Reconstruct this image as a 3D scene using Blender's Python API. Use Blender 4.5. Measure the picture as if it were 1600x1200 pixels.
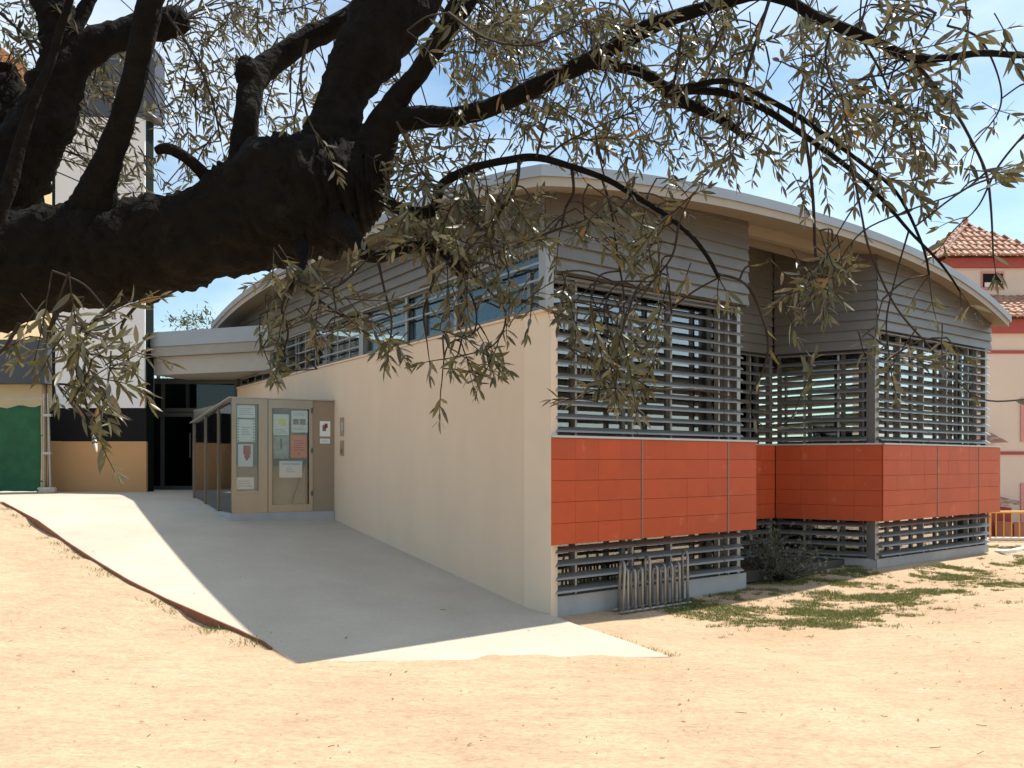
import bpy, math, random
import numpy as np
from mathutils import Vector, Matrix, noise

random.seed(7)
SC = bpy.context.scene
for o in list(bpy.data.objects):
    bpy.data.objects.remove(o)

# ------------------------------------------------------------------ camera
EYE = 1.6
F = 1227.0 / 1600.0            # focal length as a share of the picture width
HOR = 722.0                    # row of the horizon in a 1600 x 1200 picture
cam_d = bpy.data.cameras.new('camera')
cam_d.sensor_width = 36.0
cam_d.lens = 36.0 * F
cam_d.shift_y = (HOR - 600.0) / 1600.0
cam_d.clip_start = 0.05
cam_d.clip_end = 3000.0
cam = bpy.data.objects.new('camera', cam_d)
SC.collection.objects.link(cam)
cam.location = (0, 0, EYE)
cam.rotation_euler = (math.radians(90), 0, 0)
SC.camera = cam

# ------------------------------------------------------------------ sky and sun
SUN_EL = math.radians(62.0)
SUN_H = Vector((0.838, 0.546))                      # towards the sun, seen from above
SUN_H.normalize()
world = bpy.data.worlds.new('World')
SC.world = world
world.use_nodes = True
wn = world.node_tree.nodes
wl = world.node_tree.links
wn.clear()
w_out = wn.new('ShaderNodeOutputWorld')
w_bg = wn.new('ShaderNodeBackground')
w_bg.inputs['Strength'].default_value = 0.132
sky = wn.new('ShaderNodeTexSky')
sky.sky_type = 'NISHITA'
sky.sun_disc = False
sky.sun_elevation = SUN_EL
sky.sun_rotation = math.atan2(SUN_H.x, SUN_H.y)
sky.air_density = 1.0
sky.dust_density = 1.2
sky.ozone_density = 1.0
w_tc = wn.new('ShaderNodeTexCoord')
w_map = wn.new('ShaderNodeMapping')
w_map.inputs['Scale'].default_value = (1.0, 1.0, 2.6)
w_map.inputs['Location'].default_value = (3.1, 0.4, 0.0)
w_noise = wn.new('ShaderNodeTexNoise')
w_noise.inputs['Scale'].default_value = 2.2
w_noise.inputs['Detail'].default_value = 7.0
w_noise.inputs['Roughness'].default_value = 0.55
w_ramp = wn.new('ShaderNodeValToRGB')
w_ramp.color_ramp.elements[0].position = 0.36
w_ramp.color_ramp.elements[0].color = (0, 0, 0, 1)
w_ramp.color_ramp.elements[1].position = 0.70
w_ramp.color_ramp.elements[1].color = (1, 1, 1, 1)
w_mul = wn.new('ShaderNodeMath')
w_mul.operation = 'MULTIPLY'
w_mul.inputs[1].default_value = 0.52
w_mix = wn.new('ShaderNodeMixRGB')
w_mix.inputs[2].default_value = (8.2, 8.6, 8.5, 1)     # thin bright cloud
wl.new(w_tc.outputs['Generated'], w_map.inputs['Vector'])
wl.new(w_map.outputs['Vector'], w_noise.inputs['Vector'])
wl.new(w_noise.outputs['Fac'], w_ramp.inputs['Fac'])
wl.new(w_ramp.outputs['Color'], w_mul.inputs[0])
wl.new(w_mul.outputs['Value'], w_mix.inputs['Fac'])
w_tint = wn.new('ShaderNodeMixRGB')
w_tint.blend_type = 'MULTIPLY'
w_tint.inputs['Fac'].default_value = 1.0
w_tint.inputs[2].default_value = (0.90, 1.05, 1.03, 1)   # the camera's own rendering of blue
wl.new(sky.outputs['Color'], w_tint.inputs[1])
wl.new(w_tint.outputs['Color'], w_mix.inputs[1])
wl.new(w_mix.outputs['Color'], w_bg.inputs['Color'])
wl.new(w_bg.outputs['Background'], w_out.inputs['Surface'])

sun_d = bpy.data.lights.new('sun', 'SUN')
sun_d.energy = 4.9
sun_d.angle = math.radians(0.53)
sun_d.color = (1.0, 0.95, 0.86)
sun = bpy.data.objects.new('sun', sun_d)
SC.collection.objects.link(sun)
to_sun = Vector((SUN_H.x * math.cos(SUN_EL), SUN_H.y * math.cos(SUN_EL), math.sin(SUN_EL)))
sun.rotation_euler = to_sun.to_track_quat('Z', 'Y').to_euler()
sun.location = (6, 4, 14)

vs = SC.view_settings
vs.view_transform = 'Standard'
vs.look = 'None'
vs.gamma = 1.0
vs.use_curve_mapping = False
vs.exposure = 0.45
SC.render.engine = 'CYCLES'
SC.cycles.max_bounces = 6
SC.cycles.diffuse_bounces = 3
SC.cycles.glossy_bounces = 3
SC.cycles.transparent_max_bounces = 16

# ------------------------------------------------------------------ plan frame of the library
# A = foot of its near corner; u runs along the front, v along the long side wall
A = Vector((0.39, 8.35))
U = Vector((1700.0, 1227.0)).normalized()
V = Vector((-U.y, U.x))
ANG = math.atan2(U.y, U.x)


def W(a, t, z=0.0):
    p = A + U * a + V * t
    return Vector((p.x, p.y, z))


def AT(x, y):
    d = Vector((x, y)) - A
    return d.dot(U), d.dot(V)


def lerp(a, b, f):
    return a + (b - a) * f


def sstep(x, a, b):
    f = min(1.0, max(0.0, (x - a) / (b - a)))
    return f * f * (3 - 2 * f)


def ray(px, py, y):
    """Point that stands y metres ahead of the viewpoint, for laying out the plan from bearings."""
    k = y / (F * 1600.0)
    return Vector(((px - 800.0) * k, y, EYE + (HOR - py) * k))


# ------------------------------------------------------------------ materials
def new_mat(name):
    m = bpy.data.materials.new(name)
    m.use_nodes = True
    nt = m.node_tree
    return m, nt, nt.nodes['Principled BSDF']


def mat(name, col, rough=0.6, metal=0.0, var=0.10, scale=6.0, bump=0.0, bscale=60.0, obj_var=0.0,
        col2=None, c2scale=3.0, c2lo=0.5, c2hi=0.7, spec=0.5, coords='Object', stretch=None):
    m, nt, b = new_mat(name)
    n, l = nt.nodes, nt.links
    tc = n.new('ShaderNodeTexCoord')
    src = tc.outputs['Object' if coords == 'World' else coords]
    if coords == 'World':
        src = n.new('ShaderNodeNewGeometry').outputs['Position']
    if stretch:
        mp = n.new('ShaderNodeMapping')
        mp.inputs['Scale'].default_value = stretch
        l.new(src, mp.inputs['Vector'])
        src = mp.outputs['Vector']
    nz = n.new('ShaderNodeTexNoise')
    nz.inputs['Scale'].default_value = scale
    nz.inputs['Detail'].default_value = 6.0
    nz.inputs['Roughness'].default_value = 0.6
    l.new(src, nz.inputs['Vector'])
    hsv = n.new('ShaderNodeHueSaturation')
    hsv.inputs['Color'].default_value = (*col, 1)
    mr = n.new('ShaderNodeMapRange')
    mr.inputs['From Min'].default_value = 0.25
    mr.inputs['From Max'].default_value = 0.75
    mr.inputs['To Min'].default_value = 1 - var
    mr.inputs['To Max'].default_value = 1 + var
    l.new(nz.outputs['Fac'], mr.inputs['Value'])
    val = mr.outputs['Result']
    if obj_var:
        oi = n.new('ShaderNodeObjectInfo')
        m2 = n.new('ShaderNodeMapRange')
        m2.inputs['To Min'].default_value = 1 - obj_var
        m2.inputs['To Max'].default_value = 1 + obj_var
        l.new(oi.outputs['Random'], m2.inputs['Value'])
        mm = n.new('ShaderNodeMath')
        mm.operation = 'MULTIPLY'
        l.new(val, mm.inputs[0])
        l.new(m2.outputs['Result'], mm.inputs[1])
        val = mm.outputs['Value']
    l.new(val, hsv.inputs['Value'])
    colour = hsv.outputs['Color']
    if col2:
        n2 = n.new('ShaderNodeTexNoise')
        n2.inputs['Scale'].default_value = c2scale
        n2.inputs['Detail'].default_value = 8.0
        n2.inputs['Roughness'].default_value = 0.65
        l.new(src, n2.inputs['Vector'])
        rr = n.new('ShaderNodeMapRange')
        rr.inputs['From Min'].default_value = c2lo
        rr.inputs['From Max'].default_value = c2hi
        l.new(n2.outputs['Fac'], rr.inputs['Value'])
        mx = n.new('ShaderNodeMixRGB')
        mx.inputs[2].default_value = (*col2, 1)
        l.new(rr.outputs['Result'], mx.inputs['Fac'])
        l.new(colour, mx.inputs[1])
        colour = mx.outputs['Color']
    l.new(colour, b.inputs['Base Color'])
    b.inputs['Roughness'].default_value = rough
    b.inputs['Metallic'].default_value = metal
    b.inputs['Specular IOR Level'].default_value = spec
    if bump:
        bz = n.new('ShaderNodeTexNoise')
        bz.inputs['Scale'].default_value = bscale
        bz.inputs['Detail'].default_value = 5.0
        l.new(src, bz.inputs['Vector'])
        bp = n.new('ShaderNodeBump')
        bp.inputs['Strength'].default_value = bump
        bp.inputs['Distance'].default_value = 0.02
        l.new(bz.outputs['Fac'], bp.inputs['Height'])
        l.new(bp.outputs['Normal'], b.inputs['Normal'])
    return m


def glass_mat(name, tint=(0.75, 0.85, 0.85), refl=1.0):
    m = bpy.data.materials.new(name)
    m.use_nodes = True
    nt = m.node_tree
    n, l = nt.nodes, nt.links
    n.clear()
    out = n.new('ShaderNodeOutputMaterial')
    tr = n.new('ShaderNodeBsdfTransparent')
    tr.inputs['Color'].default_value = (*tint, 1)
    gl = n.new('ShaderNodeBsdfGlossy')
    gl.inputs['Roughness'].default_value = 0.02
    gl.inputs['Color'].default_value = (0.9, 0.95, 1.0, 1)
    fr = n.new('ShaderNodeFresnel')
    fr.inputs['IOR'].default_value = 1.5
    mu = n.new('ShaderNodeMath')
    mu.operation = 'MULTIPLY'
    mu.inputs[1].default_value = refl
    nz = n.new('ShaderNodeTexNoise')
    nz.inputs['Scale'].default_value = 1.3
    bp = n.new('ShaderNodeBump')
    bp.inputs['Strength'].default_value = 0.05
    bp.inputs['Distance'].default_value = 0.05
    l.new(nz.outputs['Fac'], bp.inputs['Height'])
    l.new(bp.outputs['Normal'], gl.inputs['Normal'])
    mx = n.new('ShaderNodeMixShader')
    l.new(fr.outputs['Fac'], mu.inputs[0])
    l.new(mu.outputs['Value'], mx.inputs['Fac'])
    l.new(tr.outputs['BSDF'], mx.inputs[1])
    l.new(gl.outputs['BSDF'], mx.inputs[2])
    l.new(mx.outputs['Shader'], out.inputs['Surface'])
    return m


M = {}
M['render'] = mat('beige_render', (0.66, 0.52, 0.385), 0.85, var=0.035, scale=2.6, stretch=(1, 1, 0.3), bump=0.12, bscale=140,
                  col2=(0.60, 0.475, 0.35), c2scale=1.1, c2lo=0.45, c2hi=0.8)
M['pier'] = mat('beige_render_pier', (0.66, 0.54, 0.41), 0.85, var=0.04, scale=2.0, bump=0.12, bscale=140)
M['grey_metal'] = mat('grey_louver_metal', (0.27, 0.255, 0.23), 0.42, 0.5, var=0.08, scale=3.0, obj_var=0.07)
M['post_metal'] = mat('grey_post_metal', (0.27, 0.275, 0.275), 0.42, 0.5, var=0.08, scale=3.0)
M['siding'] = mat('grey_siding_metal', (0.175, 0.162, 0.142), 0.42, 0.6, var=0.12, scale=2.5, obj_var=0.07)
M['siding_back'] = mat('siding_backing', (0.10, 0.10, 0.10), 0.8)
M['roof'] = mat('roof_zinc', (0.27, 0.30, 0.33), 0.45, 0.3, var=0.06, scale=2.0, bump=0.05, bscale=8)
M['fascia'] = mat('beige_fascia', (0.32, 0.30, 0.265), 0.7, var=0.05, scale=3.0)
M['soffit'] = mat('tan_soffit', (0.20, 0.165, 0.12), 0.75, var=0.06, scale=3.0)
M['tile'] = mat('orange_ceramic_tile', (0.43, 0.065, 0.016), 0.45, spec=0.3, var=0.07, scale=5.0, obj_var=0.06,
                col2=(0.62, 0.30, 0.22), c2scale=4.2, c2lo=0.62, c2hi=0.95, coords='World')
M['tile_back'] = mat('tile_joint', (0.36, 0.06, 0.02), 0.9)
M['joint_strip'] = mat('joint_strip_metal', (0.20, 0.15, 0.12), 0.5, 0.3)
M['ledge'] = mat('ledge_metal', (0.42, 0.42, 0.42), 0.4, 0.4, var=0.06)
M['plinth'] = mat('plinth_concrete', (0.36, 0.365, 0.37), 0.85, var=0.10, scale=4.0, bump=0.1,
                  col2=(0.28, 0.26, 0.23), c2scale=2.0, c2lo=0.55, c2hi=0.8)
M['frame'] = mat('window_frame_grey', (0.15, 0.155, 0.155), 0.45, 0.3)
M['dark_frame'] = mat('dark_door_frame', (0.06, 0.06, 0.055), 0.5, 0.3)
M['glass'] = glass_mat('window_glass', (0.72, 0.76, 0.76), 6.0)
M['clear_glass'] = glass_mat('clear_window_glass', (0.93, 0.97, 0.96), 1.0)
M['dark_glass'] = glass_mat('clerestory_glass', (0.7, 0.74, 0.72), 0.35)
M['door_glass'] = glass_mat('door_glass', (0.35, 0.38, 0.36), 1.0)
M['kiosk_glass'] = glass_mat('kiosk_glass', (0.95, 0.97, 0.96), 1.3)
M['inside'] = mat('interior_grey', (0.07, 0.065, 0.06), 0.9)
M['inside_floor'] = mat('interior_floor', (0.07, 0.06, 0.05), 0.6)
M['concrete'] = mat('canopy_concrete', (0.27, 0.26, 0.24), 0.85, var=0.10, scale=3.0, bump=0.1)
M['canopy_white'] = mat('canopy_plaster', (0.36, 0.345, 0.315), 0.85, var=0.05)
M['tower_white'] = mat('tower_white_panel', (0.70, 0.69, 0.68), 0.6, var=0.04, scale=1.0)
M['tower_black'] = mat('tower_black_panel', (0.012, 0.011, 0.012), 0.85, var=0.1, spec=0.15)
M['tower_tan'] = mat('tower_tan_panel', (0.50, 0.27, 0.115), 0.75, var=0.06, scale=1.5)
M['tower_green'] = mat('tower_dark_green', (0.008, 0.016, 0.014), 0.9, spec=0.1)
M['tower_dark'] = mat('tower_slate', (0.05, 0.055, 0.07), 0.5)
M['ink'] = mat('printed_ink', (0.03, 0.03, 0.03), 0.7)
M['tan_wall'] = mat('low_building_tan', (0.55, 0.43, 0.25), 0.85, var=0.06)
M['stainless'] = mat('stainless_steel', (0.25, 0.22, 0.18), 0.28, 0.85, var=0.10, scale=4.0, stretch=(1, 1, 0.2))
M['kiosk_panel'] = mat('kiosk_panel_bronze', (0.28, 0.22, 0.155), 0.5, 0.4, var=0.06)
M['board'] = mat('pin_board', (0.30, 0.30, 0.22), 0.85, var=0.08)
M['board_dark'] = mat('pin_board_slate', (0.14, 0.18, 0.17), 0.85, var=0.08)
M['kiosk_roof'] = mat('kiosk_roof_sheet', (0.30, 0.31, 0.30), 0.4, 0.4)
M['paper'] = mat('white_paper', (0.72, 0.76, 0.76), 0.8, var=0.02)
M['paper_grey'] = mat('grey_print', (0.36, 0.38, 0.38), 0.8, var=0.35, scale=14)
M['paper_orange'] = mat('orange_paper', (0.75, 0.18, 0.05), 0.8, var=0.03)
M['print_yellow'] = mat('yellow_print', (0.70, 0.68, 0.12), 0.8)
M['print_red'] = mat('red_print', (0.38, 0.04, 0.04), 0.8, var=0.2, scale=20)
M['print_brown'] = mat('brown_print', (0.20, 0.11, 0.09), 0.8, var=0.3, scale=20)
M['print_text'] = mat('grey_text', (0.40, 0.42, 0.42), 0.8)
M['plaque'] = mat('wall_plaque_bronze', (0.36, 0.29, 0.20), 0.5, 0.2, var=0.2, scale=12)
M['galv'] = mat('galvanised_tube', (0.36, 0.35, 0.33), 0.45, 0.6, var=0.12, scale=8)
M['rack'] = mat('rack_steel', (0.30, 0.295, 0.285), 0.45, 0.5, var=0.2, scale=9)
M['net'] = mat('green_netting', (0.012, 0.085, 0.035), 0.85, var=0.25, scale=5, bump=0.4, bscale=18)
M['foot'] = mat('fence_foot_concrete', (0.45, 0.38, 0.32), 0.9, var=0.15, scale=10, bump=0.2)
M['yellow'] = mat('yellow_paint', (0.70, 0.36, 0.04), 0.45, var=0.08)
M['white_paint'] = mat('white_rail_paint', (0.70, 0.68, 0.64), 0.5, var=0.05)
M['villa_wall'] = mat('villa_pink_plaster', (0.66, 0.55, 0.46), 0.9, var=0.05, scale=0.8)
M['villa_red'] = mat('villa_red_trim', (0.36, 0.07, 0.06), 0.7, var=0.08)
M['villa_pale_red'] = mat('villa_pale_red_frame', (0.58, 0.28, 0.25), 0.8, var=0.06)
M['clay'] = mat('clay_roof_tiles', (0.38, 0.18, 0.115), 0.8, var=0.35, scale=4.0, col2=(0.62, 0.48, 0.36), c2scale=5.0,
                c2lo=0.45, c2hi=0.65, coords='World')
M['terracotta'] = mat('terracotta_pot', (0.42, 0.16, 0.09), 0.8)
M['edging'] = mat('rust_edging', (0.22, 0.085, 0.045), 0.9, var=0.3, scale=9, bump=0.3)


def ramp_material():
    m, nt, b = new_mat('ramp_concrete')
    n, l = nt.nodes, nt.links
    g = n.new('ShaderNodeNewGeometry')
    big = n.new('ShaderNodeTexNoise')
    big.inputs['Scale'].default_value = 0.7
    big.inputs['Detail'].default_value = 8
    big.inputs['Roughness'].default_value = 0.62
    fine = n.new('ShaderNodeTexNoise')
    fine.inputs['Scale'].default_value = 38
    fine.inputs['Detail'].default_value = 4
    l.new(g.outputs['Position'], big.inputs['Vector'])
    l.new(g.outputs['Position'], fine.inputs['Vector'])
    r = n.new('ShaderNodeValToRGB')
    r.color_ramp.elements[0].position = 0.30
    r.color_ramp.elements[0].color = (0.435, 0.365, 0.285, 1)
    r.color_ramp.elements[1].position = 0.68
    r.color_ramp.elements[1].color = (0.545, 0.465, 0.37, 1)
    l.new(big.outputs['Fac'], r.inputs['Fac'])
    mr = n.new('ShaderNodeMapRange')
    mr.inputs['From Min'].default_value = 0.2
    mr.inputs['From Max'].default_value = 0.8
    mr.inputs['To Min'].default_value = 0.90
    mr.inputs['To Max'].default_value = 1.10
    l.new(fine.outputs['Fac'], mr.inputs['Value'])
    h = n.new('ShaderNodeHueSaturation')
    l.new(r.outputs['Color'], h.inputs['Color'])
    l.new(mr.outputs['Result'], h.inputs['Value'])
    # blown sand, a film with a shape of its own
    sn = n.new('ShaderNodeTexNoise')
    sn.inputs['Scale'].default_value = 1.5
    sn.inputs['Detail'].default_value = 9
    sn.inputs['Roughness'].default_value = 0.7
    l.new(g.outputs['Position'], sn.inputs['Vector'])
    sr = n.new('ShaderNodeMapRange')
    sr.inputs['From Min'].default_value = 0.56
    sr.inputs['From Max'].default_value = 0.74
    sr.inputs['To Max'].default_value = 0.5
    l.new(sn.outputs['Fac'], sr.inputs['Value'])
    mx = n.new('ShaderNodeMixRGB')
    mx.inputs[2].default_value = (0.52, 0.40, 0.27, 1)
    l.new(sr.outputs['Result'], mx.inputs['Fac'])
    l.new(h.outputs['Color'], mx.inputs[1])
    l.new(mx.outputs['Color'], b.inputs['Base Color'])
    b.inputs['Roughness'].default_value = 0.9
    bp = n.new('ShaderNodeBump')
    bp.inputs['Strength'].default_value = 0.25
    bp.inputs['Distance'].default_value = 0.01
    l.new(fine.outputs['Fac'], bp.inputs['Height'])
    l.new(bp.outputs['Normal'], b.inputs['Normal'])
    return m


def ground_material():
    m, nt, b = new_mat('sandy_ground')
    n, l = nt.nodes, nt.links
    g = n.new('ShaderNodeNewGeometry')
    P = g.outputs['Position']

    def nz(scale, detail=6, rough=0.6, vec=P):
        q = n.new('ShaderNodeTexNoise')
        q.inputs['Scale'].default_value = scale
        q.inputs['Detail'].default_value = detail
        q.inputs['Roughness'].default_value = rough
        l.new(vec, q.inputs['Vector'])
        return q.outputs['Fac']
    mp = n.new('ShaderNodeMapping')
    mp.inputs['Scale'].default_value = (0.55, 1.6, 1.0)
    mp.inputs['Rotation'].default_value = (0, 0, 0.12)
    l.new(P, mp.inputs['Vector'])
    big = nz(0.6, 8, 0.6)
    mid = nz(6.5, 9, 0.68, mp.outputs['Vector'])
    mp2 = n.new('ShaderNodeMapping')
    mp2.inputs['Scale'].default_value = (0.7, 1.25, 1.0)
    mp2.inputs['Rotation'].default_value = (0, 0, 0.12)
    l.new(P, mp2.inputs['Vector'])
    fine = nz(30.0, 9, 0.75, mp2.outputs['Vector'])
    r = n.new('ShaderNodeValToRGB')
    r.color_ramp.elements[0].position = 0.30
    r.color_ramp.elements[0].color = (0.485, 0.33, 0.205, 1)
    r.color_ramp.elements[1].position = 0.70
    r.color_ramp.elements[1].color = (0.58, 0.42, 0.275, 1)
    l.new(big, r.inputs['Fac'])
    mr = n.new('ShaderNodeMapRange')
    mr.inputs['From Min'].default_value = 0.25
    mr.inputs['From Max'].default_value = 0.75
    mr.inputs['To Min'].default_value = 0.80
    mr.inputs['To Max'].default_value = 1.15
    l.new(mid, mr.inputs['Value'])
    m2 = n.new('ShaderNodeMapRange')
    m2.inputs['From Min'].default_value = 0.2
    m2.inputs['From Max'].default_value = 0.8
    m2.inputs['To Min'].default_value = 0.58
    m2.inputs['To Max'].default_value = 1.32
    l.new(fine, m2.inputs['Value'])
    mm = n.new('ShaderNodeMath')
    mm.operation = 'MULTIPLY'
    l.new(mr.outputs['Result'], mm.inputs[0])
    l.new(m2.outputs['Result'], mm.inputs[1])
    h = n.new('ShaderNodeHueSaturation')
    l.new(r.outputs['Color'], h.inputs['Color'])
    l.new(mm.outputs['Value'], h.inputs['Value'])
    # dark grit
    vo = n.new('ShaderNodeTexVoronoi')
    vo.inputs['Scale'].default_value = 17.0
    l.new(P, vo.inputs['Vector'])
    gr = n.new('ShaderNodeMapRange')
    gr.inputs['From Min'].default_value = 0.035
    gr.inputs['From Max'].default_value = 0.075
    gr.inputs['To Min'].default_value = 0.65
    gr.inputs['To Max'].default_value = 0.0
    l.new(vo.outputs['Distance'], gr.inputs['Value'])
    gm = n.new('ShaderNodeMath')
    gm.operation = 'MULTIPLY'
    l.new(gr.outputs['Result'], gm.inputs[0])
    gsel = n.new('ShaderNodeMapRange')
    gsel.inputs['From Min'].default_value = 0.46
    gsel.inputs['From Max'].default_value = 0.56
    l.new(nz(2.3, 3), gsel.inputs['Value'])
    l.new(gsel.outputs['Result'], gm.inputs[1])
    mx = n.new('ShaderNodeMixRGB')
    mx.inputs[2].default_value = (0.16, 0.10, 0.06, 1)
    l.new(gm.outputs['Value'], mx.inputs['Fac'])
    l.new(h.outputs['Color'], mx.inputs[1])
    l.new(mx.outputs['Color'], b.inputs['Base Color'])
    b.inputs['Roughness'].default_value = 0.95
    b.inputs['Specular IOR Level'].default_value = 0.2
    ad = n.new('ShaderNodeMath')
    ad.operation = 'ADD'
    l.new(mid, ad.inputs[0])
    sc = n.new('ShaderNodeMath')
    sc.operation = 'MULTIPLY'
    sc.inputs[1].default_value = 0.55
    l.new(fine, sc.inputs[0])
    l.new(sc.outputs['Value'], ad.inputs[1])
    bp = n.new('ShaderNodeBump')
    bp.inputs['Strength'].default_value = 0.5
    bp.inputs['Distance'].default_value = 0.06
    l.new(ad.outputs['Value'], bp.inputs['Height'])
    l.new(bp.outputs['Normal'], b.inputs['Normal'])
    return m


def leaf_material(name, top, under, dead, dead_share=0.05, transl=0.25, rough=0.32):
    m = bpy.data.materials.new(name)
    m.use_nodes = True
    nt = m.node_tree
    n, l = nt.nodes, nt.links
    b = n['Principled BSDF']
    out = n['Material Output']
    at = n.new('ShaderNodeAttribute')
    at.attribute_name = 'rnd'
    oi = n.new('ShaderNodeObjectInfo')
    ad = n.new('ShaderNodeMath')
    ad.operation = 'ADD'
    l.new(at.outputs['Fac'], ad.inputs[0])
    l.new(oi.outputs['Random'], ad.inputs[1])
    fr = n.new('ShaderNodeMath')
    fr.operation = 'FRACT'
    l.new(ad.outputs['Value'], fr.inputs[0])
    rnd = fr.outputs['Value']
    g = n.new('ShaderNodeNewGeometry')
    mx = n.new('ShaderNodeMixRGB')
    mx.inputs[1].default_value = (*top, 1)
    mx.inputs[2].default_value = (*under, 1)
    l.new(g.outputs['Backfacing'], mx.inputs['Fac'])
    h = n.new('ShaderNodeHueSaturation')
    mr = n.new('ShaderNodeMapRange')
    mr.inputs['To Min'].default_value = 0.55
    mr.inputs['To Max'].default_value = 1.45
    l.new(rnd, mr.inputs['Value'])
    l.new(mr.outputs['Result'], h.inputs['Value'])
    l.new(mx.outputs['Color'], h.inputs['Color'])
    ds = n.new('ShaderNodeMath')
    ds.operation = 'LESS_THAN'
    ds.inputs[1].default_value = dead_share
    l.new(rnd, ds.inputs[0])
    m2 = n.new('ShaderNodeMixRGB')
    m2.inputs[2].default_value = (*dead, 1)
    l.new(ds.outputs['Value'], m2.inputs['Fac'])
    l.new(h.outputs['Color'], m2.inputs[1])
    l.new(m2.outputs['Color'], b.inputs['Base Color'])
    b.inputs['Roughness'].default_value = rough
    b.inputs['Specular IOR Level'].default_value = 0.6
    tr = n.new('ShaderNodeBsdfTranslucent')
    l.new(m2.outputs['Color'], tr.inputs['Color'])
    ms = n.new('ShaderNodeMixShader')
    ms.inputs['Fac'].default_value = transl
    l.new(b.outputs['BSDF'], ms.inputs[1])
    l.new(tr.outputs['BSDF'], ms.inputs[2])
    l.new(ms.outputs['Shader'], out.inputs['Surface'])
    return m


M['ramp'] = ramp_material()
M['ground'] = ground_material()
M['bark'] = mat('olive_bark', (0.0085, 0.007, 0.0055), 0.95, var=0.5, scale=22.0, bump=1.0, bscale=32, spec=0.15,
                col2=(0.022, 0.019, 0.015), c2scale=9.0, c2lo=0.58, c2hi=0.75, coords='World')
M['twig'] = mat('olive_twig', (0.035, 0.026, 0.019), 0.8, var=0.3, scale=30, spec=0.2, coords='World')
M['olive_leaf'] = leaf_material('olive_leaf', (0.105, 0.097, 0.034), (0.135, 0.126, 0.08), (0.27, 0.15, 0.045), 0.010, 0.30, 0.40)
M['grass'] = leaf_material('grass_blades', (0.135, 0.165, 0.034), (0.135, 0.165, 0.034), (0.30, 0.25, 0.10), 0.16, 0.3, 0.6)
M['shrub_leaf'] = leaf_material('shrub_leaf', (0.12, 0.135, 0.095), (0.15, 0.165, 0.12), (0.18, 0.15, 0.09), 0.08, 0.2, 0.6)
M['tree_leaf'] = leaf_material('far_tree_leaf', (0.05, 0.08, 0.025), (0.06, 0.09, 0.03), (0.10, 0.10, 0.04), 0.1, 0.25, 0.6)
M['stone'] = mat('pebble', (0.30, 0.22, 0.15), 0.9, var=0.4, scale=3, coords='World')


# ------------------------------------------------------------------ mesh helpers
def tag(o, label=None, cat=None, group=None, kind=None):
    if label:
        o['label'] = label
    if cat:
        o['category'] = cat
    if group:
        o['group'] = group
    if kind:
        o['kind'] = kind
    return o


def link(name, me, m=None, parent=None):
    o = bpy.data.objects.new(name, me)
    SC.collection.objects.link(o)
    if m is not None and me is not None and not me.materials:
        me.materials.append(M[m] if isinstance(m, str) else m)
    if parent is not None:
        o.parent = parent
        o.matrix_parent_inverse = parent.matrix_basis.inverted()
    return o


def empty(name, loc=(0, 0, 0)):
    o = bpy.data.objects.new(name, None)
    o.empty_display_size = 0.2
    SC.collection.objects.link(o)
    o.location = loc
    return o


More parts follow.
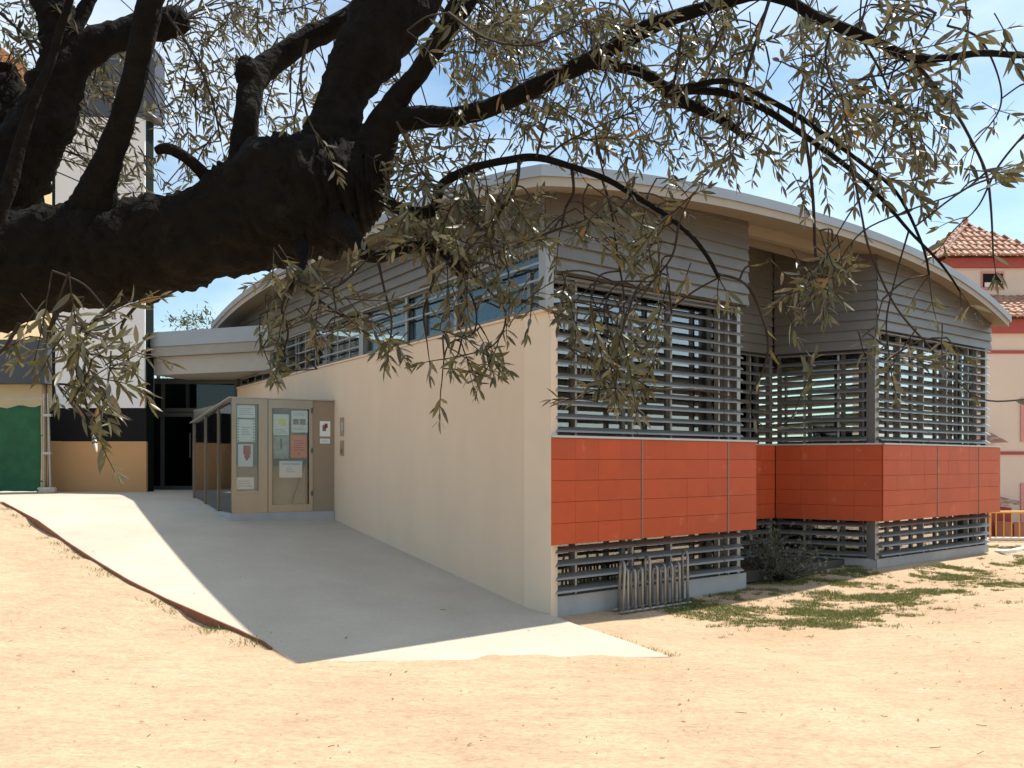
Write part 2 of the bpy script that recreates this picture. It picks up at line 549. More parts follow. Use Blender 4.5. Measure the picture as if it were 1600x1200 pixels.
class MB:
    def __init__(self):
        self.v = []
        self.f = []

    def quad(self, *pts):
        i = len(self.v)
        self.v += [tuple(p) for p in pts]
        self.f.append(tuple(range(i, i + len(pts))))

    def hexa(self, b, t):
        """closed box from four bottom and four top points (same order, anticlockwise from above)"""
        i = len(self.v)
        self.v += [tuple(p) for p in b] + [tuple(p) for p in t]
        self.f += [(i + 3, i + 2, i + 1, i), (i + 4, i + 5, i + 6, i + 7)]
        for k in range(4):
            j = (k + 1) % 4
            self.f.append((i + k, i + j, i + 4 + j, i + 4 + k))

    def box(self, x0, x1, y0, y1, z0, z1):
        self.hexa([(x0, y0, z0), (x1, y0, z0), (x1, y1, z0), (x0, y1, z0)],
                  [(x0, y0, z1), (x1, y0, z1), (x1, y1, z1), (x0, y1, z1)])

    def fbox(self, a0, a1, t0, t1, z0, z1):
        q = [(a0, t0), (a1, t0), (a1, t1), (a0, t1)]
        self.hexa([W(a, t, z0) for a, t in q], [W(a, t, z1) for a, t in q])

    def slab(self, p, q, off0, off1, z0, z1):
        """upright slab along the plan line p-q; off = distance to the left of it"""
        p, q = Vector(p), Vector(q)
        d = (q - p).normalized()
        nn = Vector((-d.y, d.x))
        c = [p + nn * off0, q + nn * off0, q + nn * off1, p + nn * off1]
        if off1 < off0:
            c = c[::-1]
        self.hexa([(*k, z0) for k in c], [(*k, z1) for k in c])

    def tube(self, pts, rad, n=8, rough=0.0, seed=0.0, cap=True):
        pts = [Vector(p) for p in pts]
        base = len(self.v)
        m = len(pts)
        prev = None
        for i in range(m):
            d = (pts[min(i + 1, m - 1)] - pts[max(i - 1, 0)]).normalized()
            if prev is None:
                up = Vector((0, 0, 1)) if abs(d.z) < 0.9 else Vector((1, 0, 0))
                s = d.cross(up).normalized()
            else:
                s = (prev - d * prev.dot(d)).normalized()
            prev = s
            w = d.cross(s)
            r = rad[i] if isinstance(rad, (list, tuple)) else rad
            for k in range(n):
                an = 2 * math.pi * k / n
                dr = s * math.cos(an) + w * math.sin(an)
                rr = r
                if rough:
                    c = pts[i] + dr * r
                    q1 = noise.noise(c * (1.6 / max(r, 0.02) * 0.35) + Vector((seed, 0, 0)))
                    q2 = noise.noise(c * (6.0 / max(r, 0.02) * 0.3) + Vector((0, seed, 0)))
                    rr = r * (1 + rough * (q1 * 1.1 + q2 * 0.55))
                    if r > 0.02:
                        # long fissures that wind along the limb
                        sl = i * 0.11 / max(1.0, r * 12)
                        tw = an + sl * 0.6
                        q3 = noise.noise(Vector((math.cos(tw) * 3.2, math.sin(tw) * 3.2, sl * 1.4 + seed)))
                        q4 = noise.noise(Vector((math.cos(tw) * 7.0, math.sin(tw) * 7.0, sl * 3.5 + seed)))
                        rr += r * rough * (0.45 - 1.1 * abs(q3) ** 0.7 + 0.35 * q4)
                self.v.append(tuple(pts[i] + dr * rr))
        for i in range(m - 1):
            for k in range(n):
                j = (k + 1) % n
                self.f.append((base + i * n + k, base + i * n + j, base + (i + 1) * n + j, base + (i + 1) * n + k))
        if cap:
            self.f.append(tuple(base + k for k in range(n))[::-1])
            self.f.append(tuple(base + (m - 1) * n + k for k in range(n)))

    def mesh(self, name, smooth=False):
        me = bpy.data.meshes.new(name)
        me.from_pydata(self.v, [], self.f)
        me.update()
        if smooth:
            me.polygons.foreach_set('use_smooth', [True] * len(me.polygons))
        return me

    def build(self, name, m, parent=None, smooth=False):
        return link(name, self.mesh(name, smooth), m, parent)


def P2(a, t):
    p = W(a, t)
    return Vector((p.x, p.y))


# ------------------------------------------------------------------ terrain and ramp
RT = [-60, -8, -2, -0.4, 0.45, 5.67, 8.36, 9.5, 90]
RZ = [-0.12, -0.11, -0.085, -0.05, 0.0, 0.65, 0.975, 0.985, 0.985]


def ramp_z(t):
    return float(np.interp(t, RT, RZ))


def on_ramp(px, py, extra=0.0):
    """plan point of the ramp surface seen in a direction (the slope is known from the side wall's foot)"""
    lo, hi = 3.0, 40.0
    for _ in range(60):
        y = 0.5 * (lo + hi)
        p = ray(px, py, y)
        a, t = AT(p.x, p.y)
        if p.z > ramp_z(t) + extra:
            lo = y
        else:
            hi = y
    p = ray(px, py, lo)
    return Vector((p.x, p.y))


RAMP_L = [on_ramp(*q) for q in [(458, 1034), (415, 1003), (372, 983), (330, 965), (260, 935), (200, 905), (150, 875), (105, 846),
                                (60, 813), (5, 784)]] + [Vector((-12.5, 16.2)), Vector((-15.0, 19.5)), Vector((-15.0, 24.0))]
RAMP_R = [on_ramp(1047, 1026), on_ramp(955, 993), on_ramp(872, 965)] + [P2(0.02, t) for t in
          (0.6, 1.4, 2.6, 3.8, 5.0, 6.4, 7.8, 9.2, 11.0, 15.0)]
L0 = Vector(AT(*RAMP_L[0]))
R0 = Vector(AT(*RAMP_R[0]))
ED = (R0 - L0).normalized()
EN = Vector((-ED.y, ED.x))
if EN.y < 0:
    EN = -EN


def ground_z(x, y, rough=True):
    a, t = AT(x, y)
    left = ramp_z(t)
    right = -0.10 + 0.10 * sstep(a, 3.0, 6.5) - 0.10 * sstep(-t, -0.1, 0.9) * (1 - sstep(-t, 1.9, 3.6)) * sstep(a, .4, 1.2)
    right -= (0.09 * sstep(a, 3.0, 6.5)) * sstep(-t, 1.9, 3.6)
    w = sstep(a, -0.6, 0.5)
    q = (Vector((a, t)) - L0).dot(EN)
    drop = min(0.022, max(-0.002, q * 0.03)) * (1 - w)
    if q > 0.3 and a < -1.0:
        drop += 0.055 * (1 - w) * sstep(q, .3, 1.0) * sstep(noise.noise(Vector((x * .8, y * .8, 5.0))), .0, .4)
    z = lerp(left, right, w) - drop - 1.25 * sstep(y, 16.15, 16.45) * sstep(x, 8.7, 9.3)
    if rough:
        n1 = noise.noise(Vector((x * 0.8, y * 0.8, 0.3)))
        n2 = noise.noise(Vector((x * 3.1, y * 3.1, 4.0)))
        z += 0.010 * n1 + 0.006 * n2
        if t > 0.2 and a < 0.2:
            z += 0.02 * noise.noise(Vector((x * 1.3, y * 1.3, 9.0))) - .012
    return z


def build_ground():
    xs = np.concatenate([[-600, -300, -150, -80, -50, -35, -25, -19], np.arange(-15, 15.01, 0.14), [17, 20, 25, 35, 50, 80, 150, 300, 600]])
    ys = np.concatenate([[-300, -120, -50, -20, -10, -5, -2, 0, 1, 2], np.arange(2.8, 20.01, 0.14), [22, 25, 30, 40, 60, 100, 200, 400, 900]])
    nx, ny = len(xs), len(ys)
    vv = []
    for y in ys:
        for x in xs:
            near = abs(x) < 16 and -3 < y < 21
            vv.append((x, y, ground_z(x, y, near)))
    ff = []
    for j in range(ny - 1):
        for i in range(nx - 1):
            k = j * nx + i
            ff.append((k, k + 1, k + nx + 1, k + nx))
    me = bpy.data.meshes.new('ground')
    me.from_pydata(vv, [], ff)
    me.polygons.foreach_set('use_smooth', [True] * len(ff))
    return tag(link('ground', me, 'ground'), 'sandy beige bare earth in front of the library', None, None, 'structure')


build_ground()


def build_ramp():
    rows = len(RAMP_L)
    sub = 3
    ncol = 14
    Lp, Rp = [], []
    for i in range(rows - 1):
        for s in range(sub):
            f = s / sub
            Lp.append(RAMP_L[i].lerp(RAMP_L[i + 1], f))
            Rp.append(RAMP_R[i].lerp(RAMP_R[i + 1], f))
    Lp.append(RAMP_L[-1])
    Rp.append(RAMP_R[-1])
    for i in range(1, len(Lp) - 8):
        o = noise.noise(Vector((Lp[i].x * 1.4, Lp[i].y * 1.4, 2.0))) * 0.05
        Lp[i] = Lp[i] + Vector((o, -o))
    b = MB()
    for i, (l, r) in enumerate(zip(Lp, Rp)):
        for c in range(ncol + 1):
            p = l.lerp(r, c / ncol)
            a, t = AT(*p)
            b.v.append((p.x, p.y, ramp_z(t)))
    m = ncol + 1
    for i in range(len(Lp) - 1):
        for c in range(ncol):
            k = i * m + c
            b.f.append((k, k + 1, k + m + 1, k + m))
    # slab sides
    def skirt(idx, flip):
        for p, q in zip(idx[:-1], idx[1:]):
            a, c = Vector(b.v[p]), Vector(b.v[q])
            f = [a, c, c - Vector((0, 0, 0.35)), a - Vector((0, 0, 0.35))]
            b.quad(*(f[::-1] if flip else f))
    n = len(Lp)
    skirt([i * m for i in range(n)], False)
    skirt([i * m + ncol for i in range(n)], True)
    skirt(list(range(m)), True)
    o = b.build('ramp', 'ramp')
    for p in o.data.polygons:
        p.use_smooth = p.index < (n - 1) * ncol
    tag(o, 'pale concrete ramp rising to the library entrance', None, None, 'structure')
    # rust-coloured edging along the free side
    e = MB()
    for i in range(2, n - 10):
        p, q = Lp[i], Lp[i + 1]
        d = (q - p).normalized()
        nn = Vector((-d.y, d.x))
        zs = [ramp_z(AT(*p)[1]), ramp_z(AT(*q)[1])]
        f = min(1.0, (i - 1) / 4.0)
        o0, o1 = nn * 0.001, nn * 0.014
        e.hexa([(*(p + o0), zs[0] - 0.3), (*(p + o1), zs[0] - 0.3), (*(q + o1), zs[1] - 0.3), (*(q + o0), zs[1] - 0.3)],
               [(*(p + o0), zs[0] + 0.004 * f), (*(p + o1), zs[0] + 0.002), (*(q + o1), zs[1] + 0.002), (*(q + o0), zs[1] + 0.004 * f)])
    e.build('edging', 'edging', o)
    return Lp


RAMP_EDGE = build_ramp()

# ------------------------------------------------------------------ roof shape
FA = [-2.09924706e-04, 3.05997346e-03, -2.94077219e-02, 1.59399163e-01, 4.61048906e+00]
GT = np.polyfit([-0.45, 0.3, 1, 2, 3.5, 5, 6.5, 8, 9.5, 11], [4.53, 4.68, 4.77, 4.86, 4.95, 5.0, 5.02, 5.0, 4.92, 4.72], 4)
ZC = 4.535
OF, OL = 0.45, 0.45
RA0, RA1, RT0, RT1 = -OL, 10.10, -OF, 11.4


def roof_z(a, t):
    return float(np.polyval(FA, a) + np.polyval(GT, t) - ZC)


def soffit_z(a, t):
    return roof_z(a, t) - 0.215


lib = empty('library_building', tuple(W(0, 0, 0)))
tag(lib, 'low grey louvred library with arched metal roof and orange tiled parapets', 'library')


def grid_sheet(b, fz, a0, a1, t0, t1, na, ntt, flip=False):
    i0 = len(b.v)
    for j in range(ntt + 1):
        for i in range(na + 1):
            a = lerp(a0, a1, i / na)
            t = lerp(t0, t1, j / ntt)
            b.v.append(tuple(W(a, t, fz(a, t))))
    for j in range(ntt):
        for i in range(na):
            k = i0 + j * (na + 1) + i
            q = (k, k + 1, k + na + 2, k + na + 1)
            b.f.append(q[::-1] if flip else q)


def edge_band(b, zt, zb, a0, a1, t0, t1, n=40):
    c = [(a0, t0), (a1, t0), (a1, t1), (a0, t1), (a0, t0)]
    for (p, q) in zip(c[:-1], c[1:]):
        for i in range(n):
            a, t = lerp(p[0], q[0], i / n), lerp(p[1], q[1], i / n)
            e, s = lerp(p[0], q[0], (i + 1) / n), lerp(p[1], q[1], (i + 1) / n)
            b.quad(W(a, t, roof_z(a, t) + zb), W(e, s, roof_z(e, s) + zb), W(e, s, roof_z(e, s) + zt), W(a, t, roof_z(a, t) + zt))


b = MB()
grid_sheet(b, roof_z, RA0, RA1, RT0, RT1, 40, 40)
edge_band(b, 0, -0.115, RA0, RA1, RT0, RT1)
grid_sheet(b, lambda a, t: roof_z(a, t) - 0.115, RA0, RA1, RT0, RT1, 40, 40, True)
roof = b.build('roof', 'roof', lib)
b = MB()
edge_band(b, -0.117, -0.212, RA0 + .03, RA1 - .03, RT0 + .03, RT1 - .03)
b.build('fascia', 'fascia', roof)
b = MB()
grid_sheet(b, lambda a, t: soffit_z(a, t) + 0.003, RA0 + .03, RA1 - .03, RT0 + .03, RT1 - .03, 40, 40, True)
b.build('soffit', 'soffit', roof)

# ------------------------------------------------------------------ walls
TILE_T, TILE_B = 1.86, 0.708
SID0 = 3.67
WALLTOP = 3.21
b = MB()
b.fbox(0.0, 0.22, 0.42, 11.0, -0.4, WALLTOP)
wall = b.build('side_wall', 'render', lib)
b = MB()
q = [(0.034, 0.002), (0.22, 0.12), (0.22, 0.418), (-0.012, 0.418)]
b.hexa([W(a, t, -0.4) for a, t in q], [W(a, t, WALLTOP + 0.02) for a, t in q])
b.build('wall_pier', 'pier', lib)
b = MB()
b.fbox(0.0, 0.22, 10.98, 11.2, -0.3, 4.6)
b.fbox(0.22, 9.9, 10.98, 11.2, -0.3, 4.6)
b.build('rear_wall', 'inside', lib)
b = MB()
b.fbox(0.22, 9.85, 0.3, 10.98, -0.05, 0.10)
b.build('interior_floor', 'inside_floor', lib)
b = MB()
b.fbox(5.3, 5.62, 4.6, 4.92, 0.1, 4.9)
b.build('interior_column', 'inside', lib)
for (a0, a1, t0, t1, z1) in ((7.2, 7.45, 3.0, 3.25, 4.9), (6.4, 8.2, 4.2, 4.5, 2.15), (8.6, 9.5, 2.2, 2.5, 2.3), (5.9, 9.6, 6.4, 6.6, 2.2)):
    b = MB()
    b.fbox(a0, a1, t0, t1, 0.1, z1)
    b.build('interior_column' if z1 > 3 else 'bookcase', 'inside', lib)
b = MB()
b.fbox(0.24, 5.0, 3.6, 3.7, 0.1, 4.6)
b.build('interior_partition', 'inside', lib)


def siding(name_parent, p, q, z0, spacing, off=0.0, label=None, n=28):
    """overlapping horizontal boards along plan line p-q (facade coordinates), outside on the right of the line"""
    p, q = Vector(p), Vector(q)
    d = (q - p).normalized()
    out = Vector((d.y, -d.x))                    # right-hand side = outside
    L = (q - p).length
    back = MB()
    pts = [p + d * (L * i / n) for i in range(n + 1)]
    for i in range(n):
        c, e = pts[i], pts[i + 1]
        back.quad(W(c.x, c.y, z0), W(e.x, e.y, z0), W(e.x, e.y, soffit_z(*e) + .02), W(c.x, c.y, soffit_z(*c) + .02))
        c2, e2 = c - out * 0.08, e - out * 0.08
        back.quad(W(e2.x, e2.y, z0), W(c2.x, c2.y, z0), W(c2.x, c2.y, soffit_z(*c2) + .02), W(e2.x, e2.y, soffit_z(*e2) + .02))
    par = back.build(name_parent, 'siding_back', lib)
    zmax = max(soffit_z(*c) for c in pts)
    k = 0
    while z0 + k * spacing < zmax - 0.02:
        zb = z0 + k * spacing
        b = MB()
        for i in range(n):
            c, e = pts[i], pts[i + 1]
            zc, ze = min(zb + spacing + .012, soffit_z(*c)), min(zb + spacing + .012, soffit_z(*e))
            if zc < zb + .01 and ze < zb + .01:
                continue
            zc, ze = max(zc, zb + .005), max(ze, zb + .005)

            def at(pt, z):
                f = (z - zb) / (spacing + .012)
                return pt + out * (0.042 - 0.034 * f)
            cb, eb = at(c, zb), at(e, zb)
            ct, et = at(c, zc), at(e, ze)
            b.quad(W(cb.x, cb.y, zb), W(eb.x, eb.y, zb), W(et.x, et.y, ze), W(ct.x, ct.y, zc))
            c0, e0 = c + out * 0.004, e + out * 0.004
            b.quad(W(c0.x, c0.y, zb), W(e0.x, e0.y, zb), W(eb.x, eb.y, zb), W(cb.x, cb.y, zb))
        # cut ends
        for pt, sgn in ((pts[0], 1), (pts[-1], -1)):
            zt = min(zb + spacing + .012, soffit_z(*pt))
            if zt > zb + .02:
                f = (zt - zb) / (spacing + .012)
                o0, o1, o2 = pt + out * 0.002, pt + out * 0.042, pt + out * (0.042 - 0.034 * f)
                b.quad(W(o0.x, o0.y, zb), W(o1.x, o1.y, zb), W(o2.x, o2.y, zt), W(o0.x, o0.y, zt))
        if b.f:
            b.build('board', 'siding', par)
        k += 1
    return par


def blade_mesh(L, depth, thick, tilt):
    b = MB()
    c, s = math.cos(tilt), math.sin(tilt)
    prof = [(-depth / 2, 0), (-depth * 0.32, -thick * 0.55), (depth * 0.32, -thick * 0.55), (depth / 2, 0), (depth * 0.3, thick * 0.5), (-depth * 0.3, thick * 0.5)]
    prof = [(y * c - z * s, y * s + z * c) for y, z in prof]
    m = len(prof)
    for x in (0, L):
        b.v += [(x, y, z) for y, z in prof]
    for k in range(m):
        j = (k + 1) % m
        b.f.append((k, j, m + j, m + k))
    b.f.append(tuple(range(m))[::-1])
    b.f.append(tuple(range(m, 2 * m)))
    return b.mesh('louver_blade')


def louvers(p, q, z0, z1, spacing, cuts, posts, tilt=0.30, depth=0.115, off=0.07, frame='louver_frame', endpost=(True, True), thick=0.02):
    """posts and blades along plan line p-q (facade coordinates); cuts and posts are distances along it"""
    p, q = Vector(p), Vector(q)
    d = (q - p).normalized()
    out = Vector((d.y, -d.x))
    L = (q - p).length
    b = MB()
    c = [p + out * .02, q + out * .02, q - out * .03, p - out * .03]
    b.hexa([W(e.x, e.y, z1 - .012) for e in c], [W(e.x, e.y, z1 + .012) for e in c])
    par = b.build(frame, 'post_metal', lib)

    def upright(s, w, dep, zz0, zz1):
        m = MB()
        c = p + d * s
        pts = [c - d * w / 2 + out * dep / 2, c + d * w / 2 + out * dep / 2, c + d * w / 2 - out * dep / 2, c - d * w / 2 - out * dep / 2]
        m.hexa([W(e.x, e.y, zz0) for e in pts], [W(e.x, e.y, zz1) for e in pts])
        m.build('louver_post', 'post_metal', par)
    for s in posts:
        upright(s, 0.03, 0.072, z0 - .02, z1 - .013)
    if endpost[0]:
        upright(0.0, 0.07, 0.08, z0 - .02, z1 + .015)
    if endpost[1]:
        upright(L, 0.07, 0.08, z0 - .02, z1 + .015)
    ang = ANG + math.atan2(d.y, d.x)
    n = int((z1 - z0) / spacing + 0.001)
    for si, (s0, s1) in enumerate(zip(cuts[:-1], cuts[1:])):
        me = blade_mesh(s1 - s0 - 0.012, depth, thick, tilt)
        me.materials.append(M['grey_metal'])
        for k in range(n + 1):
            z = z0 + 0.07 + k * spacing
            if z > z1 - 0.02:
                break
            o = link('louver_blade', me, None, par)
            c = p + d * (s0 + 0.006) + out * (off + 0.004 * si)
            o.matrix_world = Matrix.Translation(W(c.x, c.y, z)) @ Matrix.Rotation(ang + random.uniform(-.002, .002), 4, 'Z') @ \
                Matrix.Rotation(random.uniform(-.03, .03), 4, 'X')
            o.matrix_parent_inverse = Matrix.Identity(4)
            o.location = o.matrix_world.translation
    return par


def window(p, q, z0, z1, mull, rows=(), glass='glass', fmat='frame', name='window', parent=None, fw=0.06, coords=True, pthick=0.012):
    p, q = Vector(p), Vector(q)
    d = (q - p).normalized()
    L = (q - p).length
    out = Vector((d.y, -d.x))
    WW = W if coords else (lambda x, y, z: Vector((x, y, z)))
    b = MB()

    def bar(s0, s1, zz0, zz1, dep=0.06):
        c = [p + d * s0 + out * dep / 2, p + d * s1 + out * dep / 2, p + d * s1 - out * dep / 2, p + d * s0 - out * dep / 2]
        b.hexa([WW(e.x, e.y, zz0) for e in c], [WW(e.x, e.y, zz1) for e in c])
    edges = [0.0] + sorted(mull) + [L]
    bar(0, L, z0, z0 + fw)
    bar(0, L, z1 - fw, z1)
    for s in edges:
        s0 = min(max(s - fw / 2, 0), L - fw)
        bar(s0, s0 + fw, z0 + fw, z1 - fw, 0.058)
    zs = [z0] + list(rows) + [z1]
    for r in rows:
        bar(fw, L - fw, r - fw / 2, r + fw / 2, 0.05)
    par = b.build(name, fmat, parent or lib)
    for s0, s1 in zip(edges[:-1], edges[1:]):
        for r0, r1 in zip(zs[:-1], zs[1:]):
            g = MB()
            c = [p + d * (s0 + .02) + out * pthick / 2, p + d * (s1 - .02) + out * pthick / 2, p + d * (s1 - .02) - out * pthick / 2, p + d * (s0 + .02) - out * pthick / 2]
            g.hexa([WW(e.x, e.y, r0 + .02) for e in c], [WW(e.x, e.y, r1 - .02) for e in c])
            g.build('pane', glass, par)
    return par


# ---- tiled parapets
def tile_band(p, q, cols, z0=TILE_B, z1=TILE_T, thick=0.16, strips=(), rows=5, ledge_over=0.02):
    """cols: cut positions along the line p-q (outside on its right); strips: positions of the metal joints"""
    p, q = Vector(p), Vector(q)
    d = (q - p).normalized()
    out = Vector((d.y, -d.x))
    L = (q - p).length
    b = MB()
    c = [p - out * .02, q - out * .02, q - out * thick, p - out * thick]
    b.hexa([W(e.x, e.y, z0) for e in c], [W(e.x, e.y, z1) for e in c])
    par = b.build('tile_band', 'tile_back', lib)
    rh = (z1 - z0) / rows
    ang = ANG + math.atan2(d.y, d.x)
    cache = {}
    for s0, s1 in zip(cols[:-1], cols[1:]):
        g0 = 0.012 if s0 in strips else 0.0003
        g1 = 0.012 if s1 in strips else 0.0003
        key = (round(s1 - s0, 3), g0, g1)
        if key not in cache:
            m = MB()
            x1 = s1 - s0 - g1
            h = rh - .0035
            e = 0.0006
            m.hexa([(g0, 0.0, 0), (x1, 0.0, 0), (x1, .019, 0), (g0, .019, 0)], [(g0, 0, h), (x1, 0, h), (x1, .019, h), (g0, .019, h)])
            m.v = [(x + (e if (y == 0.0 and x == g0) else -e if (y == 0.0) else 0), y, z + (e if (y == 0.0 and z == 0) else -e if y == 0.0 else 0)) for x, y, z in m.v]
            me = m.mesh('tile')
            me.materials.append(M['tile'])
            cache[key] = me
        for r in range(rows):
            o = link('tile', cache[key], None, par)
            cc = p + d * s0 + out * random.uniform(-.0015, .0015)
            o.location = W(cc.x, cc.y, z0 + r * rh + .0025)
            o.rotation_euler = (random.uniform(-.003, .003), 0, ang + random.uniform(-.002, .002))
            o.matrix_parent_inverse = Matrix.Identity(4)
            o.parent = par
    for s in strips:
        m = MB()
        cc = p + d * s
        e = [cc - d * .011 + out * .006, cc + d * .011 + out * .006, cc + d * .011 - out * .019, cc - d * .011 - out * .019]
        m.hexa([W(k.x, k.y, z0) for k in e], [W(k.x, k.y, z1) for k in e])
        m.build('joint_strip', 'joint_strip', par)
    m = MB()
    e = [p + out * ledge_over, q + out * ledge_over, q - out * (thick + .12), p - out * (thick + .12)]
    m.hexa([W(k.x, k.y, z1 + .003) for k in e], [W(k.x, k.y, z1 + .028) for k in e])
    m.build('ledge', 'ledge', par)
    return par


def cuts_for(strips, L, w):
    e = [0.0] + list(strips) + [L]
    out = [0.0]
    for s0, s1 in zip(e[:-1], e[1:]):
        n = max(1, round((s1 - s0) / w))
        out += [s0 + (s1 - s0) * (k + 1) / n for k in range(n - 1)] + [s1]
    return out


# lib sits at W(0,0,0) with no rotation: children are laid out in world coordinates
tile_band((0.036, 0.0), (3.51, 0.0), cuts_for((1.355, 2.90), 3.474, 0.385), strips=(1.355, 2.90))
tile_band((3.512, 0.022), (3.512, 1.14), cuts_for((), 1.118, 0.37))
tile_band((3.36, 1.142), (5.50, 1.142), cuts_for((), 2.14, 0.385))
tile_band((5.52, 1.14), (6.19, -0.235), cuts_for((), 1.53, 0.385))
tile_band((6.19, -0.26), (10.11, -0.26), cuts_for((1.65, 3.10), 3.92, 0.385), strips=(1.65, 3.10))
tile_band((10.112, -0.24), (10.112, 10.9), cuts_for((3.0, 6.0, 9.0), 11.14, 1.0), strips=(3.0, 6.0, 9.0))

# ---- plinths
for (p, q) in (((0.06, 0.13), (3.47, 0.13)), ((3.47, 0.14), (3.47, 1.30)), ((3.30, 1.30), (5.62, 1.30)), ((5.62, 1.28), (6.27, -0.10)),
               ((6.27, -0.12), (9.98, -0.12)), ((9.98, -0.10), (9.98, 10.9))):
    p, q = Vector(p), Vector(q)
    d = (q - p).normalized()
    o = Vector((d.y, -d.x))
    b = MB()
    e = [p, q, q - o * .3, p - o * .3]
    b.hexa([W(k.x, k.y, -0.35) for k in e], [W(k.x, k.y, 0.125) for k in e])
    b.build('plinth', 'plinth', lib)

# ---- louvre screens, glazing and siding of each face (upper and lower)
UP0, UP1 = TILE_T + .03, SID0 - .02
LO0, LO1 = 0.125, TILE_B + .10
SPB = 0.148


def face(p, q, cuts, posts, mull, upper=True, lower=True, ends=(True, True), glass_off=0.22, glass='glass', tilt=0.58, depth=0.12):
    p, q = Vector(p), Vector(q)
    d = (q - p).normalized()
    o = Vector((d.y, -d.x))
    if upper:
        louvers(p, q, UP0, UP1, SPB, cuts, posts, endpost=ends, tilt=tilt, depth=depth)
        window(p - o * glass_off, q - o * glass_off, UP0 - .02, UP1 + .05, mull, glass=glass)
    if lower:
        louvers(p, q, LO0, LO1, SPB, cuts, posts, tilt=0.45, depth=0.13, endpost=ends)
        window(p - o * glass_off, q - o * glass_off, LO0, LO1 + .1, mull)


face((0.05, 0.20), (3.35, 0.20), [0.0, 1.35, 2.91, 3.30], [0.47, 1.35, 2.01, 2.91, 3.10], [0.62, 1.42, 2.2, 3.0], ends=(False, True))
face((3.35, 0.24), (3.35, 1.34), [0.0, 1.1], [0.5], [0.55], ends=(False, False))
face((3.40, 1.34), (5.62, 1.34), [0.0, 1.1, 2.2], [0.5, 1.1, 1.7], [0.7, 1.5], glass='clear_glass')
face((5.66, 1.25), (6.27, -0.02), [0.05, 1.36], [0.45, 0.95], [0.5, 1.0], ends=(False, False), glass='clear_glass')
face((6.29, -0.06), (9.93, -0.06), [0.0, 1.42, 2.97, 3.64], [0.7, 1.42, 2.2, 2.97, 3.3], [0.75, 1.5, 2.3, 3.05])
face((9.93, -0.02), (9.93, 10.8), [0.0, 2.7, 5.4, 8.1, 10.8], [1.35, 2.7, 4.05, 5.4, 6.75, 8.1, 9.45], [1.35, 2.7, 4.05, 5.4, 6.75, 8.1, 9.45], lower=False, ends=(False, True), glass='clear_glass', tilt=0.75, depth=0.15)
b = MB()
for s in (0.0, ):
    b.fbox(6.235, 6.345, -0.105, 0.035, 0.12, 0.709)
    b.fbox(6.235, 6.345, -0.105, 0.035, TILE_T + .03, 4.45)
b.build('corner_post', 'post_metal', lib)
b = MB()
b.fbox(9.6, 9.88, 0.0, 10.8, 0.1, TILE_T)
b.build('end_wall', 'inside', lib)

siding('siding', (0.0, 0.08), (3.42, 0.08), SID0, 0.148)
siding('siding', (3.43, 0.10), (3.43, 1.24), SID0, 0.148, n=8)
siding('siding', (3.43, 1.24), (5.54, 1.24), SID0 - .35, 0.148, n=10)
siding('siding', (5.58, 1.20), (6.22, -0.14), SID0 - .35, 0.148, n=8)
siding('siding', (6.20, -0.14), (9.98, -0.14), SID0 - .06, 0.148)
siding('siding', (9.99, -0.12), (9.99, 10.9), SID0, 0.148)
siding('siding', (-0.005, 11.0), (-0.005, 0.06), 3.93, 0.148, n=36)
# ---- eave beams over the recess
for k, (t0, t1, zoff) in enumerate(((0.20, 0.30, -.02), (0.62, 0.74, -.06))):
    b = MB()
    n = 8
    for i in range(n):
        a0, a1 = lerp(3.46, 6.16, i / n), lerp(3.46, 6.16, (i + 1) / n)
        z0, z1 = soffit_z(a0, t0), soffit_z(a1, t0)
        b.hexa([W(a0, t0, z0 - .14), W(a1, t0, z1 - .14), W(a1, t1, z1 - .14), W(a0, t1, z0 - .14)],
               [W(a0, t0, z0 + .05), W(a1, t0, z1 + .05), W(a1, t1, z1 + .05), W(a0, t1, z0 + .05)])
    b.build('eave_beam', 'soffit', lib)

# ---- clerestory strip over the side wall
b = MB()
b.fbox(-0.02, 0.24, 0.0, 11.0, WALLTOP + .003, WALLTOP + .03)
b.build('wall_coping', 'render', lib)
window((0.07, 10.9), (0.07, 0.10), WALLTOP + .03, 3.93, [10.9 - t for t in (1.9, 2.75, 3.25, 4.62, 6.0, 7.4, 8.8)], fw=0.05, glass='dark_glass')
b = MB()
b.fbox(-0.01, 0.1, 4.56, 4.70, WALLTOP + .03, 3.93)
b.fbox(-0.01, 0.1, 0.04, 0.16, WALLTOP + .03, 3.93)
b.fbox(-0.03, 0.1, 0.0, 11.0, 3.90, 3.96)
par = b.build('clerestory_post', 'post_metal', lib)
for z in (3.39, 3.57, 3.75):
    g = MB()
    g.fbox(-0.012, 0.006, 0.1, 4.56, z - .012, z + .012)
    if z != 3.39:
        g.build('grille_bar', 'post_metal', par)
    g = MB()
    g.fbox(-0.012, 0.006, 4.70, 10.6, z - .012, z + .012)
    g.build('grille_bar', 'post_metal', par)
t = 5.1
while t < 10.3:
    g = MB()
    g.fbox(0.008, 0.022, t - .012, t + .012, WALLTOP + .03, 3.9)
    g.build('grille_bar', 'post_metal', par)
    t += 0.47
for t in (1.9, 3.2):
    g = MB()
    g.fbox(0.008, 0.03, t - .03, t + .03, WALLTOP + .03, 3.9)
    g.build('grille_bar', 'post_metal', par)

# ------------------------------------------------------------------ entrance: canopy and doors
C1 = Vector((-4.72, 15.42))
C2 = Vector((-7.62, 16.40))
cd = (C1 - C2).normalized()
CB = Vector((-cd.y, cd.x)) * 2.2             # depth of the canopy, going back


